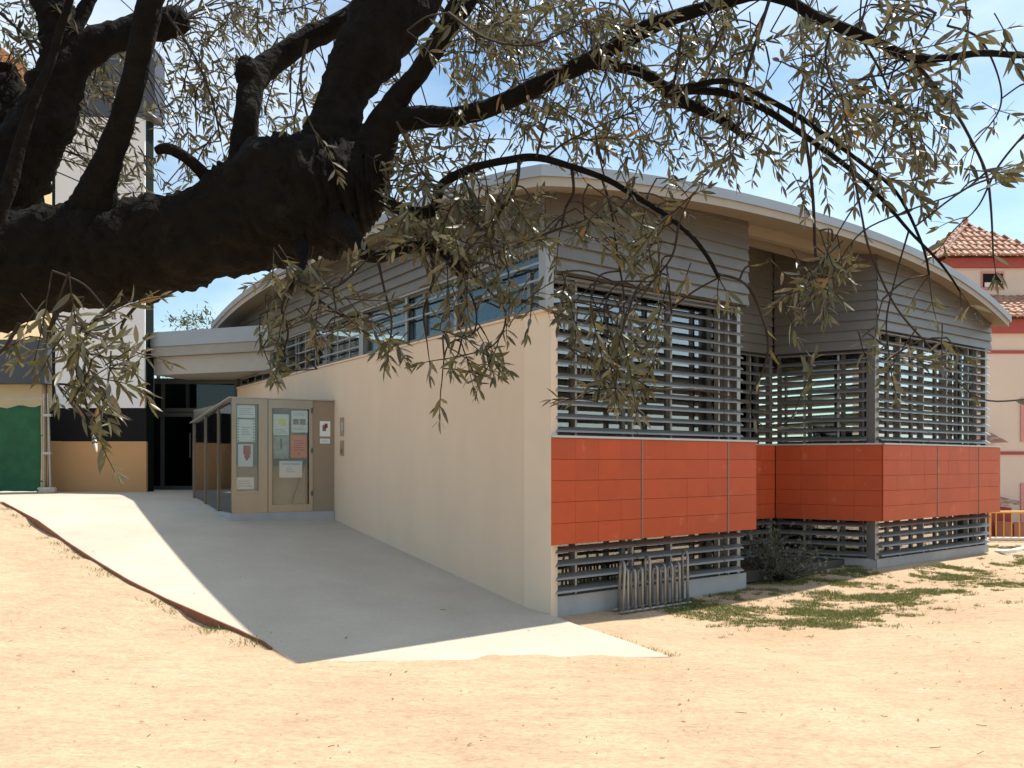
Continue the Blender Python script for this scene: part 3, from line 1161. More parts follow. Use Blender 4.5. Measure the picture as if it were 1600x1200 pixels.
def strip(b, p, q, depth_from, depth_to, z0, z1):
    bk = Vector((-cd.y, cd.x))
    e = [p + bk * depth_from, q + bk * depth_from, q + bk * depth_to, p + bk * depth_to]
    b.hexa([(*k, z0) for k in e], [(*k, z1) for k in e])


b = MB()
strip(b, C2, C1 + cd * .1, 0.0, 2.6, 4.00, 4.30)
can = b.build('canopy', 'roof', lib)
b = MB()
strip(b, C2, C1 + cd * .1, 0.03, 2.6, 3.80, 3.998)
b.build('canopy_beam', 'concrete', can)
b = MB()
strip(b, C2, C1 + cd * .05, 0.16, 2.6, 3.43, 3.798)
b.build('canopy_ceiling', 'canopy_white', can)
# wall that runs on behind the canopy
D2 = Vector((-8.12, 17.5))
D1 = Vector((-5.85, 17.5))
b = MB()
b.hexa([(*Vector((-5.86, 17.45)), 0.9), (*P2(-0.002, 10.4), 0.9), (*P2(0.2, 11.0), 0.9), (-5.5, 17.75, 0.9)],
       [(*Vector((-5.86, 17.45)), 3.43), (*P2(-0.002, 10.4), 3.43), (*P2(0.2, 11.0), 3.43), (-5.5, 17.75, 3.43)])
b.build('entrance_wall', 'render', lib)
window((-8.12, 17.5), (-5.86, 17.5), 2.72, 3.42, [0.35], glass='door_glass', fmat='dark_frame', name='transom_window', coords=False, fw=0.08)
dr = window((-8.12, 17.5), (-5.86, 17.5), 0.98, 2.70, [0.34, 1.05, 1.72], glass='door_glass', fmat='dark_frame', name='entrance_door', coords=False, fw=0.09)
b = MB()
for x in (-7.14, -6.99):
    b.tube([(x, 17.42, 1.7), (x, 17.42, 2.25)], 0.018, 8)
b.build('door_handle', 'dark_frame', dr)
b = MB()
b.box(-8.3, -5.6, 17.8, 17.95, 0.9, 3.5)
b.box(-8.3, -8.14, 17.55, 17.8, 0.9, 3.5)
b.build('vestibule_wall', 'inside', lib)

# ------------------------------------------------------------------ tower block on the left of the entrance
TY = 16.2
tw = empty('tower_building', (-8.5, TY, 0.97))
tag(tw, 'tall white panelled block with black and tan base left of entrance', 'building')
b = MB()
b.box(-9.30, -7.545, TY + .02, TY + .34, 0.9, 10.05)
b.build('core', 'tower_green', tw)
b = MB()
b.box(-9.40, -7.56, TY - .04, TY + .015, 2.715, 8.70)
wp = b.build('white_panel', 'tower_white', tw)
b = MB()
b.box(-9.54, -7.53, TY - .03, TY + .018, 2.03, 2.71)
b.build('black_panel', 'tower_black', tw)
b = MB()
b.box(-9.545, -7.52, TY - .05, TY + .018, 0.93, 2.025)
b.build('tan_panel', 'tower_tan', tw)
b = MB()
b.box(-9.40, -7.34, TY - .06, TY + .40, 8.705, 10.1)
b.build('slate_band', 'tower_dark', tw)
b = MB()
b.box(-9.46, -9.405, TY - .05, TY + .05, 2.72, 9.0)
b.build('edge_post', 'tower_green', tw)
b = MB()
b.box(-7.64, -7.565, TY + .36, TY + .40, 2.72, 8.70)
b.build('panel_return', 'tower_white', tw)


def text_mesh(body, size, name, m, parent, loc, rot, ext=0.004):
    cu = bpy.data.curves.new(name, 'FONT')
    cu.body = body
    cu.size = size
    cu.extrude = ext
    tmp = bpy.data.objects.new('tmp', cu)
    SC.collection.objects.link(tmp)
    bpy.context.view_layer.update()
    me = bpy.data.meshes.new_from_object(tmp.evaluated_get(bpy.context.evaluated_depsgraph_get()))
    bpy.data.objects.remove(tmp)
    me.materials.clear()
    o = link(name, me, m, parent)
    o.location = loc
    o.rotation_euler = rot
    if parent:
        o.matrix_parent_inverse = parent.matrix_basis.inverted()
    return o


lt = ray(174, 499, TY - .046)
text_mesh('a c a', 0.24, 'lettering', 'ink', wp, (lt.x, lt.y, lt.z), (math.pi / 2, 0, 0))

# ------------------------------------------------------------------ low building and fence at far left
lb = empty('low_tan_building', (-13, 20, 0.97))
tag(lb, 'low tan walled building with dark flat fascia behind the green netting', 'building')
b = MB()
b.box(-18, -11.50, 19.2, 24, 0.9, 3.50)
b.build('wall', 'tan_wall', lb)
b = MB()
b.box(-18, -11.25, 18.9, 24, 3.505, 4.55)
b.build('fascia', 'tower_dark', lb)
b = MB()
b.box(-11.45, -11.1, 19.35, 19.6, 0.9, 3.5)
b.build('downpipe', 'tan_wall', lb)

# a far roof corner showing over the tree limb at the picture's left border
fb = empty('far_house', (-26, 30, 0))
tag(fb, 'distant house whose clay eave shows at the left border', 'house')
b = MB()
b.box(-34, -20.4, 30, 38, 0, 17.2)
b.build('wall', 'tan_wall', fb)
b = MB()
b.hexa([(-34.5, 29.2, 17.2), (-19.2, 29.2, 17.2), (-19.2, 38.5, 17.2), (-34.5, 38.5, 17.2)],
       [(-34.5, 29.2, 17.35), (-19.2, 29.2, 17.35), (-22.0, 34, 18.6), (-31.0, 34, 18.6)])
b.build('roof', 'clay', fb)

FY = 15.5
FX1 = -9.25
fe = empty('site_fence', (FX1, FY, 0.985))
tag(fe, 'temporary site fence panel hung with green netting', 'fence')
b = MB()
nx, nz = 46, 18
i0 = 0
for j in range(nz + 1):
    for i in range(nx + 1):
        x = lerp(-14.5, FX1 - .03, i / nx)
        z = lerp(1.03, 2.74, j / nz)
        sag = -0.05 * math.sin(i / nx * 9) * (j / nz) - (0.03 if j == nz else 0) * math.sin(i * 1.3)
        y = FY - 0.03 + 0.025 * noise.noise(Vector((x * 2.2, z * 1.3, 0)))
        if j == 0:
            y -= 0.09 + 0.05 * noise.noise(Vector((x * 3, 1, 0)))
            z += 0.03 * noise.noise(Vector((x * 3, 4, 0)))
        b.v.append((x, y, z + sag))
for j in range(nz):
    for i in range(nx):
        k = j * (nx + 1) + i
        b.f.append((k, k + 1, k + nx + 2, k + nx + 1))
net = b.build('netting', 'net', fe, True)
sol = net.modifiers.new('thick', 'SOLIDIFY')
sol.thickness = 0.004
for x in (FX1, FX1 + .13, -12.7):
    b = MB()
    b.tube([(x, FY + .02, 1.05), (x - (.05 if x > FX1 else 0), FY + .02, 2.95)], 0.021, 10)
    b.build('post', 'galv', fe)
for z in (1.22, 2.12, 2.86):
    b = MB()
    b.tube([(-14.5, FY + .02, z), (FX1, FY + .02, z)], 0.016, 8)
    b.build('rail', 'galv', fe)
b = MB()
for z in (1.75, 2.5):
    b.box(FX1 - .03, FX1 + .16, FY - .02, FY + .05, z, z + .05)
b.build('clamp', 'galv', fe)
b = MB()
for k in range(13):
    pass
prof = [(0.20, 0), (0.22, .02), (0.22, .09), (0.19, .12)]
nseg = 16
for r, z in prof:
    for k in range(nseg):
        an = 2 * math.pi * k / nseg
        b.v.append((FX1 + .08 + (r * 0.85) * math.cos(an), FY - .02 + r * .55 * math.sin(an), .985 + z))
for j in range(len(prof) - 1):
    for k in range(nseg):
        b.f.append((j * nseg + k, j * nseg + (k + 1) % nseg, (j + 1) * nseg + (k + 1) % nseg, (j + 1) * nseg + k))
b.f.append(tuple((len(prof) - 1) * nseg + k for k in range(nseg)))
tag(b.build('fence_foot', 'foot'), 'rounded concrete block foot under the site fence posts', 'fence foot')

# ------------------------------------------------------------------ notice kiosk on the ramp
kz0, kz1 = 0.80, 2.60
KR = P2(-0.004, 5.67)
KL = P2(-1.575, 5.96)
KBL = P2(-1.575, 8.35)
KBR = P2(-0.004, 8.35)
kd = (KL - KR).normalized()
kn = Vector((kd.y, -kd.x))
if kn.y > 0:
    kn = -kn
KW = (KL - KR).length
kiosk = empty('notice_kiosk', (*KL, 0.68))
tag(kiosk, 'glazed metal notice kiosk full of posters against the beige wall', 'kiosk')
b = MB()
ii = 0.03
e = [KL + kn * .03 + kd * .03, KR + kn * .03, KBR, KBL + kd * .03]
b.hexa([(*k, 0.45) for k in e], [(*k, kz0 - .002) for k in e])
b.build('base', 'plinth', kiosk)
b = MB()
e = [KL + kn * .04 + kd * .05, KR + kn * .04, KBR, KBL + kd * .05]
b.hexa([(*e[0], kz1 + .002), (*e[1], kz1 + .002), (*e[2], kz1 - .02), (*e[3], kz1 - .30)],
       [(*e[0], kz1 + .018), (*e[1], kz1 + .018), (*e[2], kz1 - .004), (*e[3], kz1 - .284)])
b.build('kiosk_roof', 'kiosk_roof', kiosk)


def kp(s, out=0.0):
    return KR + kd * s + kn * out


def kbox(b, s0, s1, o0, o1, z0, z1):
    c = [kp(s1, o1), kp(s0, o1), kp(s0, o0), kp(s1, o0)]
    b.hexa([(*k, z0) for k in c], [(*k, z1) for k in c])


# front: bronze side panel, glazed door, post, narrow case
b = MB()
kbox(b, 0.0, 0.345, -.04, 0.0, kz0, kz1)
b.build('side_panel', 'kiosk_panel', kiosk)
b = MB()
for s0, s1, z0, z1 in ((0.35, 0.41, kz0, kz1), (0.985, 1.05, kz0, kz1), (0.41, 0.985, kz0, kz0 + .12), (0.41, 0.985, kz1 - .14, kz1)):
    kbox(b, s0, s1, -.05, 0.012, z0, z1)
df = b.build('door_frame', 'stainless', kiosk)
b = MB()
kbox(b, 0.43, 0.97, -.03, -.02, kz0 + .10, kz1 - .12)
b.build('door_pane', 'kiosk_glass', df)
for z in (1.05, 1.75, 2.4):
    b = MB()
    kbox(b, 0.355, 0.375, 0.012, 0.03, z, z + .08)
    b.build('hinge', 'dark_frame', df)
b = MB()
for s0, s1, z0, z1 in ((1.06, 1.20, kz0, kz1), (1.535, 1.598, kz0, kz1), (1.20, 1.535, kz1 - .09, kz1), (1.20, 1.535, kz0 + .30, kz0 + .35)):
    kbox(b, s0, s1, -.05, 0.02, z0, z1)
nf = b.build('case_frame', 'stainless', kiosk)
b = MB()
kbox(b, 1.18, 1.55, -.03, -.02, kz0 + .34, kz1 - .08)
b.build('case_pane', 'kiosk_glass', nf)
b = MB()
kbox(b, 1.17, 1.56, -.02, 0.022, kz0 - .05, kz0 + .298)
b.build('kick_plate', 'stainless', nf)
b = MB()
kbox(b, 0.42, 0.98, -.30, -.27, kz0 + .1, kz1 - .1)
kbox(b, 0.42, 0.98, -.30, -.10, kz0 + .06, kz0 + .098)
b.build('back_board', 'board', kiosk)
b = MB()
kbox(b, 1.16, 1.56, -.12, -.06, kz0 + .32, kz1 - .06)
b.build('case_board', 'board_dark', kiosk)
# long glazed side
sd = (KBL - KL).normalized()
so = Vector((sd.y, -sd.x))
if so.x > 0:
    so = -so
SL = (KBL - KL).length


def sbox(b, s0, s1, o0, o1, z0, z1, z1b=None):
    c = [KL + sd * s0 + so * o1, KL + sd * s0 + so * o0, KL + sd * s1 + so * o0, KL + sd * s1 + so * o1]
    z1b = z1 if z1b is None else z1b
    b.hexa([(*k, z0) for k in c], [(*c[0], z1), (*c[1], z1), (*c[2], z1b), (*c[3], z1b)])


b = MB()
for s in (0.0, 0.78, 1.58, SL - .05):
    zt = kz1 - .29 * s / SL
    sbox(b, s, s + .045, -.045, 0.0, kz0, zt)
sbox(b, 0.045, SL - .05, -.04, -.004, kz1 - .06, kz1 - .002, kz1 - .29)
sf = b.build('side_frame', 'stainless', kiosk)
for s in (0.03, 0.81, 1.61):
    b = MB()
    sbox(b, s, min(s + .79, SL - .02), -.03, -.02, kz0 + .01, kz1 - .03 - .29 * s / SL, kz1 - .03 - .29 * min(s + .79, SL) / SL)
    b.build('side_pane', 'kiosk_glass', sf)
b = MB()
sbox(b, 0.08, SL - .1, -.55, -.52, kz0 + .05, kz1 - .35)
b.build('side_board', 'board_dark', kiosk)
b = MB()
p0, p1 = kp(0.53, -.10), kp(0.74, -.18)
q0, q1 = kp(0.40, -.10), kp(0.75, -.15)
b.tube([(*kp(0.70, -.12), kz0 + .02), (*kp(0.42, -.2), kz0 + .85)], 0.016, 8)
b.build('leaning_strut', 'dark_frame', kiosk)


def notice(s0, s1, z0, z1, off, m, label, prints=(), name='notice', cat='notice', frame='k', group=None):
    """a sheet of paper; prints = (x0,x1,y0,y1,material) in shares of the sheet"""
    root = MB()
    if frame == 'k':
        P = lambda s, o, z: (*kp(s, o), z)
    elif frame == 's':
        P = lambda s, o, z: (*(KL + sd * s + so * o), z)
    else:
        P = lambda s, o, z: W(-o, s, z)
    def slab(bb, a0, a1, y0, y1, o0, o1):
        c = [(a1, o1), (a0, o1), (a0, o0), (a1, o0)]
        if frame == 's':
            c = [(a0, o1), (a0, o0), (a1, o0), (a1, o1)]
        bb.hexa([P(s, o, y0) for s, o in c], [P(s, o, y1) for s, o in c])
    slab(root, s0, s1, z0, z1, off, off + .003)
    o = root.build(name, m)
    tag(o, label, cat, group)
    for (x0, x1, y0, y1, pm) in prints:
        pb = MB()
        # x runs from the picture's left, which is the far end of s on the kiosk front
        a0, a1 = (s1 - (s1 - s0) * x1, s1 - (s1 - s0) * x0) if frame != 's' else (s0 + (s1 - s0) * x0, s0 + (s1 - s0) * x1)
        slab(pb, a0, a1, z0 + (z1 - z0) * y0, z0 + (z1 - z0) * y1, off + .0032, off + .0045)
        pb.build('print', pm, o)
    return o


def lines(y0, y1, n, x0=.12, x1=.88, m='print_text'):
    out = []
    for k in range(n):
        yy = lerp(y0, y1, (k + .2) / n)
        out.append((x0, x1 - (.25 * ((k * 7) % 3) / 3), yy, yy + (y1 - y0) / n * .4, m))
    return out


PF = 'notices in the kiosk'
notice(1.245, 1.515, 2.30, 2.50, -.05, 'paper', 'small white sheet at the top of the narrow kiosk case', lines(.2, .8, 4), group=PF)
notice(1.245, 1.515, 1.92, 2.275, -.05, 'paper', 'white sheet with punched edges in the narrow kiosk case',
       lines(.3, .7, 4, .25, .75) + [(x, x + .06, k / 8 + .03, k / 8 + .08, 'ink') for x in (.03, .91) for k in range(8)], group=PF)
notice(1.275, 1.50, 1.53, 1.88, -.05, 'paper', 'white poster with a dark red figure in the narrow kiosk case',
       [(.35, .85, .55, .95, 'print_red'), (.42, .8, .38, .55, 'print_red'), (.5, .68, .28, .38, 'print_red')], group=PF)
notice(1.26, 1.53, 1.17, 1.36, -.05, 'paper', 'pale blue white sheet at the bottom of the narrow kiosk case', lines(.2, .8, 3), group=PF)
notice(0.72, 0.965, 2.03, 2.385, -.055, 'paper', 'white poster with a yellow patch in the kiosk door',
       [(.28, .78, .55, .74, 'print_yellow'), (.5, .82, .45, .55, 'print_yellow'), (0, 1, .96, 1, 'ink')] + lines(.08, .3, 3), group=PF)
notice(0.42, 0.68, 2.08, 2.435, -.055, 'paper', 'white poster with two small photographs in the kiosk door',
       [(.1, .45, .36, .62, 'print_brown'), (.5, .88, .36, .62, 'print_brown')] + lines(.75, .92, 3) + lines(.1, .25, 2), group=PF)
notice(0.72, 0.965, 1.655, 2.015, -.055, 'paper_grey', 'grey photographic poster in the kiosk door',
       [(.46, .56, .45, .9, 'ink'), (.15, .5, .1, .35, 'print_text'), (.55, .9, .12, .4, 'print_text')], group=PF)
notice(0.435, 0.69, 1.67, 2.04, -.055, 'paper_orange', 'bright orange notice in the kiosk door', lines(.3, .8, 5, .2, .85, 'print_red') + [(.45, .55, .15, .22, 'print_red')], group=PF)
notice(0.51, 0.87, 1.35, 1.62, -.055, 'paper', 'wide white landscape sheet below the kiosk door posters', lines(.75, .9, 1) + lines(.3, .65, 3, .3, .7), group=PF)
notice(0.065, 0.235, 2.02, 2.27, .001, 'paper', 'white poster with a red and dark emblem on the bronze kiosk panel',
       [(.25, .6, .35, .75, 'print_brown'), (.45, .75, .55, .85, 'print_red')])
notice(0.07, 0.23, 1.905, 1.985, .001, 'paper', 'small white label below the emblem poster on the kiosk panel', lines(.2, .8, 3))
for k, (s, z, h, m, lab) in enumerate(((0.10, 1.75, .75, 'paper', 'tall pale sheet behind the kiosk side glass nearest the corner'),
                                       (0.42, 1.95, .50, 'paper_grey', 'grey print behind the kiosk side glass'),
                                       (0.95, 1.85, .45, 'paper', 'white sheet behind the middle kiosk side glass'),
                                       (1.72, 1.80, .42, 'paper_grey', 'small grey print behind the farthest kiosk side glass'))):
    notice(s, s + .24, z, z + h, -.50, m, lab, frame='s', group='sheets behind the kiosk side glass')
notice(5.28, 5.44, 2.02, 2.32, .001, 'plaque', 'upper small bronze plaque on the beige wall beside the kiosk', [(.3, .7, .3, .75, 'print_text')], name='wall_plaque', cat='plaque', frame='w')
notice(5.28, 5.44, 1.70, 1.95, .001, 'plaque', 'lower small bronze plaque on the beige wall beside the kiosk', [(.2, .6, .15, .45, 'print_brown')], name='wall_plaque', cat='plaque', frame='w')

# ------------------------------------------------------------------ bicycle rack
RK0, RK1 = Vector((1.20, 8.86)), Vector((2.14, 9.52))
rd = (RK1 - RK0).normalized()
rn = Vector((rd.y, -rd.x))
rack = empty('bicycle_rack', (*RK0, -.1))
tag(rack, 'low bicycle rack of round topped steel tubes before the plinth', 'bicycle rack')
spec = [(0.0, .60), (.085, .52), (.20, .50), (.31, .51), (.43, .63), (.55, .51), (.68, .52), (.80, .52), (.92, .53), (1.06, .66)]
for s, h in spec:
    c = RK0 + rd * s
    g = ground_z(*c)
    dep = 0.13
    ln = Vector((rd.x, rd.y)) * 0.055
    f, k = c + rn * dep / 2, c - rn * dep / 2 + ln
    pts, rr = [], []
    lean = rd * (0.035 if s < .05 else 0.0)
    pts.append((*f, g - .05))
    pts.append((*(f + lean), g + h - .09))
    for q in range(1, 6):
        an = math.pi * q / 6
        m_ = (f + k) / 2 + lean
        half = (f - k) / 2
        w_ = m_ + half * math.cos(an)
        pts.append((*w_, g + h - .09 + .07 * math.sin(an)))
    pts.append((*(k + lean), g + h - .09))
    pts.append((*k, g - .05))
    b = MB()
    b.tube(pts, 0.017, 8)
    b.build('hoop', 'rack', rack, True)
b = MB()
for o in (dep / 2, -dep / 2):
    p, q = RK0 - rd * .03 + rn * o, RK0 + rd * 1.12 + rn * o
    b.tube([(*p, ground_z(*p) + .03), (*q, ground_z(*q) + .03)], 0.014, 6)
b.build('base_rail', 'rack', rack, True)


# ------------------------------------------------------------------ leaf tools
def leaf_template(nseg=4, hw=0.105, fold=0.25, curve=0.12):
    xs = [0, .22, .5, .78, 1.0]
    ws = [0, .82, 1.0, .62, 0]
    v, f = [], []
    for x in xs:
        v.append((x, 0, -curve * x * x))
    L, R = [None] * 5, [None] * 5
    for i in (1, 2, 3):
        w = ws[i] * hw
        L[i] = len(v)
        v.append((xs[i], w, -curve * xs[i] ** 2 + fold * w))
        R[i] = len(v)
        v.append((xs[i], -w, -curve * xs[i] ** 2 + fold * w))
    f.append((0, 1, L[1]))
    f.append((0, R[1], 1))
    for i in (1, 2):
        f.append((i, i + 1, L[i + 1], L[i]))
        f.append((i, R[i], R[i + 1], i + 1))
    f.append((3, 4, L[3]))
    f.append((3, R[3], 4))
    return np.array(v), f


LV, LF = leaf_template()


def frame_of(d, nrm):
    d = d.normalized()
    s = nrm.cross(d)
    if s.length < 1e-4:
        s = Vector((1, 0, 0)).cross(d)
    s.normalize()
    n2 = d.cross(s)
    return Matrix((d, s, n2)).transposed()


def bake_leaves(name, leaves, material, parent, tmpl=None):
    """leaves: (pos, 3x3 frame, length, rnd) baked into one mesh"""
    lv, lf = tmpl or (LV, LF)
    nv = len(lv)
    N = len(leaves)
    R = np.array([[list(r) for r in l[1]] for l in leaves])
    P = np.array([list(l[0]) for l in leaves])
    S = np.array([l[2] for l in leaves])
    pts = np.einsum('nij,kj->nki', R, lv) * S[:, None, None] + P[:, None, :]
    verts = pts.reshape(-1, 3)
    faces = []
    for i in range(N):
        o = i * nv
        for q in lf:
            faces.append(tuple(k + o for k in q))
    me = bpy.data.meshes.new(name)
    me.from_pydata(verts.tolist(), [], faces)
    me.polygons.foreach_set('use_smooth', [True] * len(faces))
    at = me.attributes.new('rnd', 'FLOAT', 'POINT')
    at.data.foreach_set('value', np.repeat(np.array([l[3] for l in leaves]), nv).astype(np.float32))
    return link(name, me, material, parent)


def rvec():
    while True:
        v = Vector((random.uniform(-1, 1), random.uniform(-1, 1), random.uniform(-1, 1)))
        if 0.05 < v.length < 1:
            return v.normalized()


# ------------------------------------------------------------------ olive tree
tree = empty('olive_tree', (-2.55, 2.55, -0.11))
tag(tree, 'gnarled olive tree whose thick limb crosses the upper left', 'tree')
KP = F * 1600.0


def catmull(pts, sub):
    out = []
    n = len(pts)
    for i in range(n - 1):
        p0, p1, p2, p3 = pts[max(i - 1, 0)], pts[i], pts[i + 1], pts[min(i + 2, n - 1)]
        for s in range(sub):
            t = s / sub
            out.append([0.5 * (2 * b_ + (c_ - a_) * t + (2 * a_ - 5 * b_ + 4 * c_ - d_) * t * t + (3 * b_ - a_ - 3 * c_ + d_) * t ** 3)
                        for a_, b_, c_, d_ in zip(p0, p1, p2, p3)])
    out.append(list(pts[-1]))
    return out


TIPS = []
SKELETON = []         # (point, radius) along every limb, for hanging the twigs


def limb(name, nodes, sub=6, n=12, rough=0.12, m='bark', seed=0.0, pre=(), smooth=True):
    """nodes: (bearing x, bearing y, thickness as seen, distance); pre: world points (x,y,z,radius) put before them"""
    pts = [list(p) for p in pre]
    for (x, y, w, dist) in nodes:
        p = ray(x, y, dist)
        pts.append([p.x, p.y, p.z, (0.465 if w > 60 else 0.5) * w * dist / KP])
    c = catmull(pts, sub)
    b = MB()
    b.tube([Vector(q[:3]) for q in c], [max(q[3], 0.0012) for q in c], n, rough, seed)
    for q in c[::2]:
        SKELETON.append((Vector(q[:3]), q[3]))
    if c[-1][3] < .008:
        TIPS.append((Vector(c[-1][:3]), (Vector(c[-1][:3]) - Vector(c[-3][:3])).normalized()))
    return b.build(name, m, tree, smooth)


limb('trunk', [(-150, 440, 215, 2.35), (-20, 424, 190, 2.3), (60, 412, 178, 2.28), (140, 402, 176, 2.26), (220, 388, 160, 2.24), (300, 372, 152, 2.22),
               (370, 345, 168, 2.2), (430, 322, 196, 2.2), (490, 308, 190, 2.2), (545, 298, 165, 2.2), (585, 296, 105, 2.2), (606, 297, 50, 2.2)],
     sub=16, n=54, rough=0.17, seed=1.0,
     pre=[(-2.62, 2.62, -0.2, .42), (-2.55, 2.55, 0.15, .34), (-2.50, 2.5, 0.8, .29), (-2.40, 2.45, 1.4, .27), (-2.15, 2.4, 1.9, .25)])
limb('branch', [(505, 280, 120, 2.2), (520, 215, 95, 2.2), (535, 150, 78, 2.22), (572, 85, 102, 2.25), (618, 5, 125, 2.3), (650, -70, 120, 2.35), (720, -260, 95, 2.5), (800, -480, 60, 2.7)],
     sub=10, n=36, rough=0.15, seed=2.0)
limb('branch', [(575, 255, 80, 2.2), (600, 195, 52, 2.18), (628, 145, 34, 2.16), (662, 102, 29, 2.15), (720, 8, 35, 2.1), (760, -60, 30, 2.1), (840, -240, 22, 2.1)], seed=3.0)
limb('branch', [(560, 240, 70, 2.2), (610, 195, 40, 2.18), (660, 183, 34, 2.15), (712, 182, 30, 2.12), (770, 166, 28, 2.1), (850, 130, 27, 2.05), (925, 92, 26, 2.0),
                (1000, 50, 25, 1.95), (1055, 26, 22, 1.92), (1120, 8, 19, 1.9), (1180, -8, 17, 1.88), (1232, 2, 15, 1.85), (1278, 28, 16, 1.82), (1342, 54, 16, 1.8),
                (1425, 90, 14, 1.78), (1480, 90, 11, 1.76), (1535, 83, 10, 1.75), (1620, 86, 9, 1.74), (1760, 70, 6, 1.72)], n=12, rough=0.10, seed=4.0)
limb('branch', [(930, 98, 20, 2.0), (998, 112, 17, 1.98), (1045, 138, 17, 1.95), (1090, 141, 13, 1.92), (1136, 146, 12, 1.9), (1187, 166, 11, 1.88), (1240, 200, 10, 1.86),
                (1325, 262, 8, 1.82), (1376, 309, 7, 1.8), (1421, 361, 5, 1.78), (1470, 412, 4, 1.76), (1500, 455, 3, 1.75)], n=8, rough=0.08, seed=5.0)
limb('branch', [(1045, 140, 14, 1.95), (1084, 135, 11, 1.9), (1120, 127, 10, 1.86), (1155, 132, 9, 1.83), (1205, 158, 9, 1.8), (1256, 187, 8, 1.77), (1292, 214, 7, 1.75),
                (1340, 250, 6, 1.72), (1400, 300, 5, 1.7), (1440, 380, 4, 1.68), (1452, 430, 3, 1.68)], n=8, rough=0.08, seed=6.0)
limb('branch', [(1035, 138, 18, 1.96), (1070, 160, 18, 1.98), (1101, 174, 16, 2.0), (1140, 195, 13, 2.0), (1166, 216, 9, 2.0)], n=8, rough=0.1, seed=7.0)
limb('branch', [(560, 300, 60, 2.2), (600, 316, 26, 2.14), (640, 331, 19, 2.08), (675, 330, 18, 2.05), (684, 306, 16, 2.04), (696, 284, 15, 2.02), (740, 262, 12, 2.0), (795, 250, 12, 1.98),
                (838, 246, 12, 1.95), (885, 258, 10, 1.92), (945, 279, 9, 1.9), (990, 305, 9, 1.88), (1040, 336, 8, 1.86), (1080, 369, 8, 1.84), (1106, 402, 7, 1.82), (1123, 434, 6, 1.8)],
     n=10, rough=0.08, seed=8.0)
limb('branch', [(520, 340, 60, 2.15), (550, 372, 30, 2.05), (572, 397, 22, 2.0), (600, 400, 18, 1.96), (640, 387, 17, 1.93), (680, 388, 16, 1.9), (706, 406, 15, 1.88), (722, 418, 17, 1.87), (730, 428, 11, 1.87)],
     n=10, rough=0.14, seed=9.0)
limb('branch', [(470, 385, 30, 2.1), (474, 408, 14, 2.05), (466, 430, 11, 2.0), (456, 452, 10, 1.98)], n=8, rough=0.1, seed=10.0)
limb('branch', [(372, 300, 60, 2.25), (376, 262, 42, 2.28), (384, 190, 38, 2.3), (396, 128, 40, 2.35), (425, 98, 36, 2.4), (480, 62, 35, 2.45), (545, 26, 30, 2.5), (600, -40, 26, 2.55), (700, -200, 20, 2.7)],
     n=12, seed=11.0)
limb('branch', [(388, 130, 36, 2.34), (386, 108, 36, 2.33), (386, 92, 22, 2.33)], n=10, seed=12.0)
limb('branch', [(345, 310, 34, 2.2), (318, 272, 22, 2.16), (290, 246, 18, 2.12), (262, 232, 18, 2.1), (244, 236, 12, 2.1)], n=10, rough=0.12, seed=13.0)
limb('branch', [(150, 340, 95, 2.2), (152, 300, 62, 2.15), (168, 252, 42, 2.1), (192, 185, 36, 2.06), (213, 105, 35, 2.02), (232, 20, 38, 2.0), (246, -50, 36, 2.0), (290, -240, 26, 2.1)], n=14, seed=14.0)
limb('branch', [(-60, 360, 150, 2.4), (10, 285, 110, 2.4), (50, 225, 96, 2.4), (82, 155, 82, 2.4), (100, 95, 66, 2.4), (92, 35, 56, 2.4), (76, -20, 54, 2.4), (50, -180, 45, 2.5), (0, -420, 30, 2.7)],
     sub=10, n=30, rough=0.18, seed=15.0)
limb('branch', [(92, 120, 60, 2.4), (130, 82, 52, 2.42), (180, 56, 44, 2.45), (235, 42, 42, 2.48), (270, 34, 46, 2.5), (290, 30, 30, 2.5)], n=12, rough=0.2, seed=16.0)
limb('branch', [(104, 60, 30, 2.4), (125, 28, 22, 2.42), (150, -20, 18, 2.44), (190, -120, 14, 2.5)], n=8, seed=17.0)
limb('branch', [(-10, 345, 28, 1.95), (14, 290, 22, 1.95), (34, 215, 18, 1.95), (58, 145, 15, 1.95), (80, 95, 13, 1.95), (96, 40, 11, 1.95), (130, -60, 9, 1.95)], n=8, seed=18.0)
limb('branch', [(-60, 250, 120, 2.6), (-10, 190, 95, 2.6), (8, 140, 60, 2.6), (4, 108, 40, 2.6)], n=14, rough=0.25, seed=19.0)
# hidden scaffold above and left of the view, so that the crown goes on
limb('branch', [(-150, 440, 150, 2.4), (-420, 150, 120, 2.5), (-620, -300, 80, 2.7), (-700, -700, 45, 2.9)], n=12, seed=20.0)

